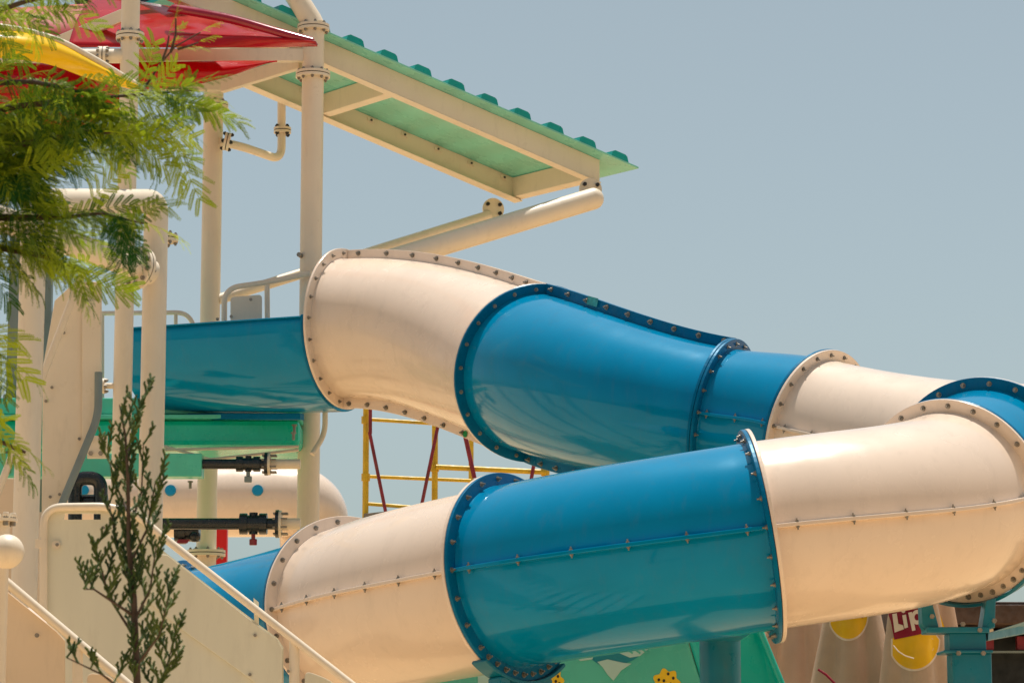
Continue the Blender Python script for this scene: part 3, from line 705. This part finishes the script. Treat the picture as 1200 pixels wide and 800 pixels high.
decal([(715, 756), (727, 752), (757, 752), (762, 758), (750, 768), (738, 770), (724, 764)], 'decalwhite', 'fish_stripes', .005)
decal([(700, 775), (712, 772), (730, 776), (740, 777), (728, 785), (719, 797), (712, 790), (706, 781)], 'decalwhite', 'fish_tail', .006)
decal([(670, 765), (700, 760), (694, 772), (680, 774)], 'decalwhite', 'fish_head', .006)
for nq in range(3):
    x_ = 732 + nq * 9; decal([(x_, 757), (x_ + 10, 764), (x_ + 9, 766), (x_ - 1, 759)], 'wallgreen', 'fish_stripes', .007)
for (cx, cy, s_) in ((781, 800, 1.), (647, 797, .85), (585, 812, .8)):
    pts = [(cx + s_ * 15 * math.cos(a) * (1 + .13 * math.cos(7 * a)), cy + s_ * 16 * math.sin(a) * (1 + .13 * math.cos(7 * a))) for a in [2 * math.pi * j / 56 for j in range(56)]]
    co = decal(pts, 'decalyellow', 'coral', .004); mbd = MB()
    for (dx, dy) in ((-9, -4), (2, -11), (8, -6), (-3, -3), (5, 1), (-8, 5), (10, 4), (0, 8)):
        mbd.add([P(cx + dx * s_ + 1.6 * math.cos(a), cy + dy * s_ + 1.9 * math.sin(a), GD - .007) for a in [2 * math.pi * j / 10 for j in range(10)]], [list(range(10))])
    d = mbd.build('coral_spots', 'decalblack', co)
# swirl lighter patch at the foot of the left joint
decal([(560, 775), (600, 768), (612, 790), (590, 812), (560, 812)], 'decalwhite', 'wave_patch', .003)

# ------------------------------------------------------------------ folded umbrellas
def umbrella(px, D, ytop, rb, label, m, prints, ph=0., pleats=6, zb_=.95, deep=.24):
    b = P(px, 780, D); zt = P(px, ytop, D).z
    u = thing('folded_umbrella', label, 'umbrella', (b.x, b.y, 0), 'folded canvas umbrellas behind the slide')
    mb = MB(); mb.cyl((b.x, b.y, 0), (b.x, b.y, zt + .12), .026, 16); mb.build('pole', 'cpaint', u)
    mb = MB(); mb.cyl((b.x, b.y, 0), (b.x, b.y, .1), .32, 28); mb.build('base', 'plank', u, .01)
    mb = MB(); rg = []; seg = 300; ns = 170
    def prof(t, a):
        r_ = .035 + (rb - .035) * (t ** .85)
        fold = .5 + .5 * math.cos(pleats * a + ph + .7 * t)
        return r_ * (1 - deep * (fold ** 1.6) * min(1, t * 3) + .035 * math.sin(3 * a + 5 * t + ph))
    for i in range(ns + 1):
        t = i / ns; z = zt - (zt - zb_) * t
        rg.append([Vector((b.x + prof(t, a) * math.cos(a), b.y + prof(t, a) * math.sin(a), z)) for a in [2 * math.pi * j / seg for j in range(seg)]])
    mb.rings(rg, 0, True, True, False)
    # printed bands follow the cloth: recolour faces
    me_i = 0
    for i in range(ns):
        zc = zt - (zt - zb_) * (i + .5) / ns
        for j in range(seg):
            a = 2 * math.pi * (j + .5) / seg; an = math.degrees(a) % 360
            for (z0, z1, a0, a1, mi, sag) in prints:
                mid = (a0 + a1) / 2; q = (an - mid) / ((a1 - a0) / 2)
                if abs(q) < 1 and z0 - sag * (1 - q * q) ** .5 < zc < z1: mb.m[i * seg + j] = mi
    mb.build('canopy', m, u)
    return u, b, zt, prof, zb_
YB = lambda py, D: P(0, py, D).z
Du = 21.
from mathutils.bvhtree import BVHTree
u1, ub, uzt, uprof, uzb = umbrella(1000, Du, 605, .60, 'folded beige umbrella with yellow band and thin red line, left of the lettered one', ['canvas'], [], ph=.9)
umbrella(937, 23, 610, .66, 'plain tan folded umbrella, leftmost, partly behind the banded one', ['canvas2'], [], ph=2.)
u3, ub3, uzt3, uprof3, uzb3 = umbrella(1072, 20.4, 600, .50, 'folded umbrella with white lettering on a wine red patch above a yellow band', ['canvas'], [], ph=4.2, pleats=5, deep=.2)
u4 = umbrella(1094, 22.5, 610, .52, 'tan folded umbrella with an orange band, rightmost, behind the lettered one', ['canvas2'], [], ph=1.)[0]
def drape(name, poly, umb, m, lift, nr=10, hole=None):
    poly = [(q[0], q[1] + 4) for q in poly]
    """a printed shape laid on the folded cloth, every vertex snapped to the canopy surface"""
    cn = [o for o in umb.children if o.name.startswith('canopy')][0]
    bv = BVHTree.FromPolygons([v.co.copy() for v in cn.data.vertices], [list(p_.vertices) for p_ in cn.data.polygons])
    eye = Vector((0, 0, CAM_H)); pp = []
    for i, q in enumerate(poly):
        q2 = poly[(i + 1) % len(poly)]; k_ = max(1, int(math.dist(q, q2) / 1.2))
        pp += [(q[0] + (q2[0] - q[0]) * j / k_, q[1] + (q2[1] - q[1]) * j / k_) for j in range(k_)]
    cx = sum(q[0] for q in pp) / len(pp); cy = sum(q[1] for q in pp) / len(pp); n_ = len(pp); vs = []
    last = None
    for i in range(nr + 1):
        f_ = i / nr if hole is None else hole + (1 - hole) * i / nr
        for q in pp:
            d = (P(cx + (q[0] - cx) * f_, cy + (q[1] - cy) * f_, 20) - eye).normalized(); h_ = bv.ray_cast(eye, d)
            t_h = h_[0] if h_[0] is not None else (last + d * 0 if last is not None else P(cx, cy, 20.3)); last = t_h
            vs.append(t_h - d * lift)
    fs = [[i * n_ + j, i * n_ + (j + 1) % n_, (i + 1) * n_ + (j + 1) % n_, (i + 1) * n_ + j] for i in range(nr) for j in range(n_)]
    mb = MB(); mb.add(vs, fs, 0, True); return mb.build(name, m, umb, recalc=False)
def arc(cx, cy, rx, ry, a0, a1, n_=24): return [(cx + rx * math.cos(R(a0 + (a1 - a0) * i / n_)), cy + ry * math.sin(R(a0 + (a1 - a0) * i / n_))) for i in range(n_ + 1)]
# left umbrella: lemon slice hanging below the slide, clipped to the cloth's own width
drape('print_outline', [(974, 705)] + [(1017.5, 705)] + arc(994, 716, 24, 30.5, 0, 158), u1, 'cwhite', .006)
drape('yellow_print', [(975, 705)] + [(1016, 705)] + arc(994, 716, 22.5, 28, 0, 158), u1, 'cyellow', .010)
drape('wine_print', [(1008, 706), (1016, 706), (1015, 717), (1010, 720)], u1, 'cred', .016)
# lettered umbrella
drape('print_outline', [(1044, 744), (1094, 734)] + arc(1071, 745, 31, 37, 0, 150), u3, 'cwhite', .006)
drape('yellow_print', [(1046, 743), (1093, 735)] + arc(1071, 745, 29.5, 34.5, 0, 148), u3, 'cyellow', .010)
mb = MB(); mb.tube([P(1047, 756, 20.08), P(1053, 763, 20.06), P(1061, 768, 20.05), P(1071, 771, 20.05)], .0045, 6); mb.build('pale_stroke', 'cwhite', u3)
drape('printed_patch', [(1036, 702), (1090, 690), (1092, 734.5), (1086, 737), (1048, 745), (1044, 724)], u3, 'cred', .014)
drape('lettering', [(1045.6, 715), (1050.8, 714), (1053.2, 729.6), (1058.4, 728), (1059.2, 732.6), (1048.4, 736.6)], u3, 'cwhite', .022, nr=5)
drape('lettering', [(1057.2, 716.5), (1061.6, 715.5), (1064.2, 730.5), (1060, 731.8)], u3, 'cwhite', .022, nr=5)
drape('lettering', arc(1058.6, 711.2, 2.4, 2.5, 0, 345, 14), u3, 'cwhite', .022, nr=3)
drape('lettering', [(1064.2, 713.4), (1068.6, 712.4), (1073, 733.8), (1069, 734.8)], u3, 'cwhite', .022, nr=5)
drape('lettering', arc(1074.6, 718.6, 6.6, 8.6, 0, 350, 30), u3, 'cwhite', .022, nr=4, hole=.45)
drape('yellow_print', [(1088, 708), (1098, 706), (1108, 733), (1107, 745), (1101, 756), (1094, 752)], u4, 'cyellow', .010)
# thin red line on the banded umbrella
mb = MB(); mb.tube([P(959, 784, 20.5), P(968, 790, 20.47), P(978, 800, 20.44), P(990, 820, 20.42)], .009, 6); mb.build('red_line', 'cred', u1)

# ------------------------------------------------------------------ dark hut, fence and hedge behind
ht = thing('hut', 'dark low hut with a brown roof edge at the far right behind the blue cradle', 'hut', (P(1180, 800, 31).x, 31, 0))
hz0 = P(1150, 740, 31).z; hx0 = P(1078, 740, 31).x
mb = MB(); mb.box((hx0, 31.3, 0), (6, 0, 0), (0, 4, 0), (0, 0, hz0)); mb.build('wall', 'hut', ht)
mb = MB(); mb.box((hx0 - .3, 30.6, P(0, 733, 31).z), (6.5, 0, 0), (0, 5, 0), (0, 0, .2)); mb.box((hx0 + .7, 30.9, P(0, 733, 31).z + .2), (5.5, 0, 0), (0, 4, 0), (0, 0, .05)); mb.build('roof', 'hutroof', ht, .01)
mb = MB(); mb.box((hx0 - .1, 30.8, P(0, 741.5, 31).z), (.85, 0, 0), (0, .2, 0), (0, 0, .035)); mb.box((hx0 + .9, 30.8, P(0, 741.5, 31).z), (.5, 0, 0), (0, .2, 0), (0, 0, .035)); mb.build('fascia', 'cpaint', ht)
mb = MB()
for k in range(7): mb.box((hx0 + .3 + k * .75, 31.1, P(0, 760, 31).z), (.5, 0, 0), (0, .1, 0), (0, 0, .14))
mb.build('shutter', 'sred', ht)
mb = MB(); mb.box((hx0 - .2, 31.05, P(0, 764, 31).z), (6, 0, 0), (0, .1, 0), (0, 0, .02)); mb.build('counter_edge', 'grey', ht)
fn = MB(); fx0 = P(430, 800, 29).x; fx1 = P(940, 800, 29).x
for k in range(34): fn.box((fx0 + (fx1 - fx0) * k / 34, 29, 0), ((fx1 - fx0) / 34 - .012, 0, 0), (0, .05, 0), (0, 0, P(0, 748, 29).z))
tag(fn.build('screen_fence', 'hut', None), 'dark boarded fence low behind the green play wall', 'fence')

# ------------------------------------------------------------------ foliage helpers
def np_mesh(name, V, Fq, tone, m, parent=None):
    me = bpy.data.meshes.new(name); nf = len(Fq)
    me.vertices.add(len(V)); me.vertices.foreach_set('co', V.astype(np.float32).ravel())
    me.loops.add(nf * 4); me.polygons.add(nf)
    me.loops.foreach_set('vertex_index', Fq.astype(np.int32).ravel())
    me.polygons.foreach_set('loop_start', np.arange(0, nf * 4, 4, dtype=np.int32)); me.polygons.foreach_set('loop_total', np.full(nf, 4, np.int32))
    me.materials.append(M[m]); me.update(calc_edges=True)
    at = me.attributes.new('tone', 'FLOAT', 'POINT'); at.data.foreach_set('value', tone.astype(np.float32))
    o = bpy.data.objects.new(name, me); col.objects.link(o); attach(o, parent); return o
rs = np.random.RandomState(3)
def frond_proto(seed, npin=6):
    """bipinnate feathery leaf along +x, drooping toward -z; returns quads and tone offsets"""
    r_ = np.random.RandomState(seed); V = []; Q = []; Tn = []
    def quad(a, b, c, d, t):
        o = len(V); V.extend([a, b, c, d]); Q.append([o, o + 1, o + 2, o + 3]); Tn.extend([t] * 4)
    Lr = .20
    def rach(t): return np.array([Lr * t, 0, -.045 * t * t])
    w = .0011
    for k in range(8):
        a, b = rach(k / 8), rach((k + 1) / 8); quad(a + [0, -w, 0], b + [0, -w, 0], b + [0, w, 0], a + [0, w, 0], .6)
        quad(a + [0, 0, -w], b + [0, 0, -w], b + [0, 0, w], a + [0, 0, w], .6)
    for k in range(npin):
        t = .18 + .82 * k / (npin - 1); base = rach(t)
        for sg in ((-1, 1) if k < npin - 1 else (-1, 1)):
            ang = R(58 - 28 * t + r_.uniform(-8, 8)); L_ = (.088 - .03 * abs(t - .45)) * r_.uniform(.85, 1.1)
            d = np.array([math.cos(ang), sg * math.sin(ang), r_.uniform(-.25, .1)]); d /= np.linalg.norm(d)
            dr = r_.uniform(.15, .6); tn = r_.uniform(-.12, .12)
            nl = 17
            prev = base
            for j in range(nl):
                u = (j + 1) / nl; q = base + d * L_ * u + np.array([0, 0, -dr * L_ * u * u])
                ll = .0118 * (1 - .45 * abs(u - .45)) * (1 if u < .9 else .8); lw = .0040
                side = np.cross(d, [0, 0, 1.]); side /= np.linalg.norm(side)
                for s2_ in (-1, 1):
                    ld = side * s2_ * .9 + d * .42 + np.array([0, 0, r_.uniform(-.3, .05)]); ld /= np.linalg.norm(ld)
                    wv = d * lw
                    quad(q, q + ld * ll * .5 + wv * .7, q + ld * ll, q + ld * ll * .5 - wv * .7, tn + r_.uniform(-.06, .06))
                quad(prev + side * .0006, q + side * .0006, q - side * .0006, prev - side * .0006, tn)
                prev = q
    return np.array(V), np.array(Q), np.array(Tn)
protos = [frond_proto(s_) for s_ in (1, 2, 3, 4, 5)]
def place_fronds(spots, name, parent, m='leaf'):
    VV = []; QQ = []; TT = []; o = 0
    for (pos, dirv, roll, sc, tone) in spots:
        V, Q, T_ = protos[rs.randint(5)]
        dx = Vector(dirv).normalized(); up = Vector((0, 0, 1)); ny = up.cross(dx)
        if ny.length < .05: ny = Vector((0, 1, 0))
        ny.normalize(); nz = dx.cross(ny)
        Rm = Matrix((dx, ny, nz)).transposed() @ Matrix.Rotation(roll, 3, 'X')
        A = np.array(Rm); VV.append(V @ A.T * sc + np.array(pos)); QQ.append(Q + o); o += len(V)
        TT.append(np.clip(T_ + tone, 0, 1))
    return np_mesh(name, np.vstack(VV), np.vstack(QQ), np.concatenate(TT), m, parent)

tree = thing('feathery_tree', 'green tree with fine feathery leaves overhanging the left edge in the foreground', 'tree', P(-420, 800, 7.6) * 1 - Vector((0, 0, P(-420, 800, 7.6).z)))
tb = tree.location
mbk = MB(); top = P(-200, 180, 7.4)
mbk.tube([tb, tb + Vector((.03, 0, 1.2)), Vector((tb.x + .1, tb.y, 2.2)), P(-330, 330, 7.5), P(-260, 100, 7.4), P(-220, -200, 7.4)], [.10, .085, .07, .055, .04, .02], 16)
branches = [ # survey polylines px,py,D, number of fronds, tone
 ([(-280, 250, 7.5), (-120, 170, 7.2), (10, 126, 7.0), (80, 118, 6.9), (150, 112, 6.8), (228, 106, 6.8)], 84, .5),
 ([(-280, 200, 7.5), (-120, 130, 7.2), (-30, 98, 7.0), (40, 96, 6.9), (95, 108, 6.85)], 34, .55),
 ([(-280, 260, 7.5), (-100, 220, 7.2), (20, 170, 7.0), (100, 155, 6.9), (150, 155, 6.8), (205, 168, 6.8)], 76, .4),
 ([(-300, 300, 7.5), (-100, 280, 7.3), (0, 255, 7.1), (70, 255, 7.0), (120, 250, 6.9), (168, 262, 6.85)], 66, .3),
 ([(-300, 320, 7.5), (-100, 300, 7.3), (0, 290, 7.1), (50, 300, 7.05), (95, 318, 7.0)], 72, .45),
 ([(-260, 100, 7.4), (-120, 60, 7.2), (-20, 18, 7.0), (30, 2, 6.9), (60, -4, 6.9), (90, -14, 6.9)], 40, .55),
 ([(-260, 120, 7.4), (-120, 130, 7.2), (-60, 190, 7.1), (35, 215, 7.0)], 120, .25),
 ([(-280, 240, 7.4), (-120, 200, 7.3), (-40, 150, 7.2), (50, 165, 7.1)], 110, .35),
 ([(-320, 420, 7.5), (-150, 440, 7.2), (-50, 480, 7.0), (-5, 515, 6.9), (30, 530, 6.9)], 18, .85),
 ([(-320, 400, 7.5), (-150, 380, 7.2), (-60, 365, 7.0), (-12, 400, 7.0), (-4, 430, 7.0)], 18, .8),
]
spots = []
for (pl, nfr, tone) in branches:
    pts = [P(*q) for q in pl]; mbk.tube(pts, [.022, .014, .009, .006, .0035, .002][:len(pts)] if len(pts) > 4 else [.02, .012, .007, .003, .002][:len(pts)], 8, fillet=0)
    cum = [0.]
    for a, b in zip(pts, pts[1:]): cum.append(cum[-1] + (b - a).length)
    Lt = cum[-1]
    for k in range(nfr):
        s_ = Lt * (.42 + .58 * (k + rnd.random()) / nfr)
        j = max(i for i in range(len(cum) - 1) if cum[i] <= s_ + 1e-9); w = (s_ - cum[j]) / (cum[j + 1] - cum[j])
        q = pts[j].lerp(pts[j + 1], min(1, w)); d = (pts[j + 1] - pts[j]).normalized()
        sdv = Vector((rnd.uniform(-.4, .9), rnd.uniform(-.8, .8), rnd.uniform(-.8, .5)))
        dirv = (d * .6 + sdv).normalized(); 
        if nfr < 20: dirv = (d + sdv * .5).normalized()
        q = q + Vector((0, rnd.uniform(-.1, .1), rnd.uniform(-.02, .02)))
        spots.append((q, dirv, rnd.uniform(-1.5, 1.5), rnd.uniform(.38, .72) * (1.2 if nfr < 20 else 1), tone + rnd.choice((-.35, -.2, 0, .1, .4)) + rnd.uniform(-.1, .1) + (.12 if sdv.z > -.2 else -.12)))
# the bud twig in front of the canopy
for pl in ([(170, 102, 6.85), (188, 75, 6.82), (205, 55, 6.8), (235, 38, 6.8)], [(200, 62, 6.8), (206, 40, 6.8), (206, 22, 6.8)], [(190, 72, 6.8), (196, 55, 6.8), (198, 42, 6.8)], [(208, 58, 6.8), (222, 54, 6.8), (232, 50, 6.8)]):
    pts = [P(*q) for q in pl]; mbk.tube(pts, [.0035, .0025, .002, .0014][:len(pts)], 6)
    spots.append((pts[-1], (pts[-1] - pts[-2]).normalized() + Vector((0, 0, .2)), 0, .22, .7)); spots.append((pts[-2], (pts[-1] - pts[-2]).normalized() + Vector((.3, .3, -.3)), .5, .2, .75))
mbk.build('trunk', 'bark', tree)
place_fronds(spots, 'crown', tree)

# ------------------------------------------------------------------ young conifer
cf = thing('young_conifer', 'slender young conifer standing in front of the lower stair panel', 'tree', (P(158, 800, 6.2).x, 6.2, 0))
mbk = MB(); CD = 6.2; bx = P(158, 800, CD).x
stem = [Vector((bx, CD, 0)), Vector((bx + .005, CD, P(160, 800, CD).z)), P(157, 700, CD), P(151, 640, CD), P(150, 560, CD), P(147, 510, CD), P(140, 474, CD)]
mbk.tube(stem, [.012, .008, .0065, .005, .0038, .0024, .0012], 10)
V = []; Q = []; TN = []
def twig(a, b, r0, r1, tone):
    a = Vector(a); b = Vector(b); ax = (b - a); 
    if ax.length < 1e-6: return
    ax.normalize(); _, n_, b_ = basis(ax); o = len(V)
    for (c_, r_) in ((a, r0), (b, r1)):
        for k in range(4):
            an = k * math.pi / 2; V.append(tuple(c_ + (n_ * math.cos(an) + b_ * math.sin(an)) * r_)); TN.append(tone)
    for k in range(4): Q.append([o + k, o + (k + 1) % 4, o + 4 + (k + 1) % 4, o + 4 + k])
    Q.append([o + 4, o + 5, o + 6, o + 7])
def spray(a, d, L_, lvl, tone):
    """upright fan of scale-leaf twigs"""
    a = Vector(a); d = Vector(d).normalized(); n_ = max(4, int(L_ / .0075)); q = a
    for k in range(n_):
        t = k / n_; d2 = (d + Vector((rnd.uniform(-.12, .12), rnd.uniform(-.12, .12), .05))).normalized(); q2 = q + d2 * L_ / n_
        rr = .0026 if lvl > 0 else .0023
        twig(q, q2, rr, rr * .9, tone + rnd.uniform(-.1, .1) + .25 * t * (lvl == 0))
        if lvl > 0 and k > 0:
            sg = 1 if k % 2 else -1
            for s_ in (sg,):
                side = Vector((s_ * rnd.uniform(.5, .9), rnd.uniform(-.6, .6), 0)); dd = (d2 + side * .85).normalized()
                spray(q2, dd, L_ * rnd.uniform(.28, .42) * (1 - .45 * t), lvl - 1, tone + rnd.uniform(-.1, .15))
        q = q2; d = (d2 + Vector((0, 0, .06))).normalized()
def lerp_stem(t):
    t *= len(stem) - 2; k = min(int(t), len(stem) - 3); return stem[k + 1].lerp(stem[k + 2], t - k)
for k in range(32):
    t = .94 * k / 32; q = lerp_stem(t); sg = 1 if k % 2 else -1
    side = Vector((sg * rnd.uniform(.25, .75), rnd.uniform(-.7, .7), rnd.uniform(.8, 1.4)))
    spray(q, side, rnd.uniform(.05, .088) * (1 - .5 * t), 2 if t < .85 else 1, rnd.uniform(.0, .4))
# limb clusters: (root, tip, count)
for (a, b_, c_, nn) in (((157, 745), (128, 700), (112, 640), 6), ((158, 700), (140, 650), (128, 590), 5), ((160, 780), (186, 745), (200, 690), 8), ((161, 830), (190, 800), (205, 745), 7), ((158, 820), (120, 790), (78, 770), 3),
                    ((152, 620), (166, 575), (168, 520), 3), ((150, 600), (132, 560), (126, 525), 2), ((153, 660), (172, 620), (182, 565), 5), ((155, 720), (110, 690), (98, 690), 3), ((148, 540), (156, 500), (165, 470), 3), ((156, 730), (176, 690), (183, 640), 4)):
    dd = rnd.uniform(-.08, .08); pts = [P(*a, CD), P(*b_, CD + dd), P(*c_, CD + dd * 1.3)]
    mbk.tube(pts, [.0034, .0022, .0012], 6)
    for k in range(nn * 2):
        t = (k + 1) / (nn * 2 + .0); q = pts[0].lerp(pts[1], t * 2) if t < .5 else pts[1].lerp(pts[2], t * 2 - 1)
        if t < .25: continue
        sg = 1 if k % 2 else -1
        spray(q, Vector((sg * rnd.uniform(.3, .8), rnd.uniform(-.5, .5), rnd.uniform(.8, 1.3))), rnd.uniform(.036, .068), 2, rnd.uniform(.1, .6))
mbk.build('trunk', 'bark', cf)
np_mesh('foliage', np.array(V), np.array(Q), np.clip(np.array(TN), 0, 1), 'conifer', cf)

# hedge far behind between the umbrellas and the wall
hv = []; hq = []; htn = []; hc = P(915, 760, 33)
for k in range(9000):
    c_ = np.array([hc.x + rs.uniform(-1.1, 1.3), 33 + rs.uniform(-.6, .6), rs.uniform(.2, P(0, 722, 33).z + rs.uniform(-.12, .1))])
    a_ = rs.normal(size=3); a_ /= np.linalg.norm(a_); b_ = np.cross(a_, rs.normal(size=3)); b_ /= np.linalg.norm(b_)
    s_ = rs.uniform(.03, .06); o = len(hv); hv += [c_ - a_ * s_, c_ - b_ * s_ * .5, c_ + a_ * s_, c_ + b_ * s_ * .5]; hq.append([o, o + 1, o + 2, o + 3]); htn += [rs.uniform(0, .6)] * 4
hd = thing('hedge_bush', 'dense dark green bush showing between the slide and the leftmost umbrella', 'bush', (hc.x, 33, 0))
np_mesh('foliage', np.array(hv), np.array(hq), np.array(htn), 'leaf', hd)
mbk = MB()
for k in range(5): mbk.tube([(hc.x + (k - 2) * .4, 33, 0), (hc.x + (k - 2) * .45, 33, 1.4)], [.04, .015], 8)
mbk.build('trunk', 'bark', hd)

# unseen belt of trees added behind the camera to darken reflections and side fill
V = []; Q = []; TN = []
for k in range(26000):
    a_ = R(rs.uniform(188, 352)); dd = 42 + rs.normal() * 2.0
    top_ = 11 + 2.2 * math.sin(a_ * 9) + 1.4 * math.sin(a_ * 23 + 1) + .8 * math.sin(a_ * 51)
    c_ = np.array([dd * math.cos(a_), dd * math.sin(a_), top_ * rs.uniform(.0, 1) ** .7])
    v1 = rs.normal(size=3); v1 /= np.linalg.norm(v1); v2 = np.cross(v1, rs.normal(size=3)); v2 /= np.linalg.norm(v2)
    s_ = rs.uniform(.35, .8); o = len(V); V += [c_ - v1 * s_, c_ - v2 * s_ * .7, c_ + v1 * s_, c_ + v2 * s_ * .7]; Q.append([o, o + 1, o + 2, o + 3]); TN += [rs.uniform(0, .25)] * 4
tb_ = np_mesh('added_tree_belt', np.array(V), np.array(Q), np.array(TN), 'conifer'); tb_['kind'] = 'stuff'; tag(tb_, 'unseen belt of dark trees added behind the camera to darken reflections on the slide', 'trees')

# ------------------------------------------------------------------ light
SUN_EL, SUN_AZ = R(77), R(75)      # azimuth of the sun's position, measured from +x
sd = Vector((math.cos(SUN_EL) * math.cos(SUN_AZ), math.cos(SUN_EL) * math.sin(SUN_AZ), math.sin(SUN_EL)))
sun = bpy.data.lights.new('sun', 'SUN'); sun.energy = 5.0; sun.angle = R(.53); sun.color = (1., .93, .84)
so = bpy.data.objects.new('sun', sun); so.rotation_euler = sd.to_track_quat('Z', 'Y').to_euler(); so.location = (0, 0, 30); col.objects.link(so)
w = bpy.data.worlds.new('World'); scene.world = w; w.use_nodes = True
nt = w.node_tree; N = nt.nodes; L = nt.links; bg = N['Background']
sky = N.new('ShaderNodeTexSky'); sky.sky_type = 'NISHITA'; sky.sun_disc = False; sky.sun_elevation = SUN_EL
sky.sun_rotation = math.atan2(sd.x, sd.y); sky.air_density = 1.0; sky.dust_density = 1.6; sky.ozone_density = 1.
hs = N.new('ShaderNodeHueSaturation'); hs.inputs['Saturation'].default_value = .5; hs.inputs['Value'].default_value = 1.
L.new(sky.outputs[0], hs.inputs['Color'])
mul = N.new('ShaderNodeVectorMath'); mul.operation = 'MULTIPLY'; mul.inputs[1].default_value = (.92, 1.015, .975)
L.new(hs.outputs[0], mul.inputs[0]); L.new(mul.outputs[0], bg.inputs['Color']); bg.inputs['Strength'].default_value = .10

# ------------------------------------------------------------------ camera
cam = bpy.data.cameras.new('camera'); cam.sensor_width = 36; cam.lens = 36 * F / 1200; cam.clip_start = .1; cam.clip_end = 3000
cam.dof.use_dof = True; cam.dof.focus_distance = 18; cam.dof.aperture_fstop = 18
co = bpy.data.objects.new('camera', cam); co.location = (0, 0, CAM_H); co.rotation_euler = (R(90) + PITCH, 0, 0); col.objects.link(co); scene.camera = co
scene.view_settings.view_transform = 'Standard'; scene.view_settings.look = 'None'; scene.view_settings.exposure = 0
scene.cycles.max_bounces = 8; scene.cycles.diffuse_bounces = 4
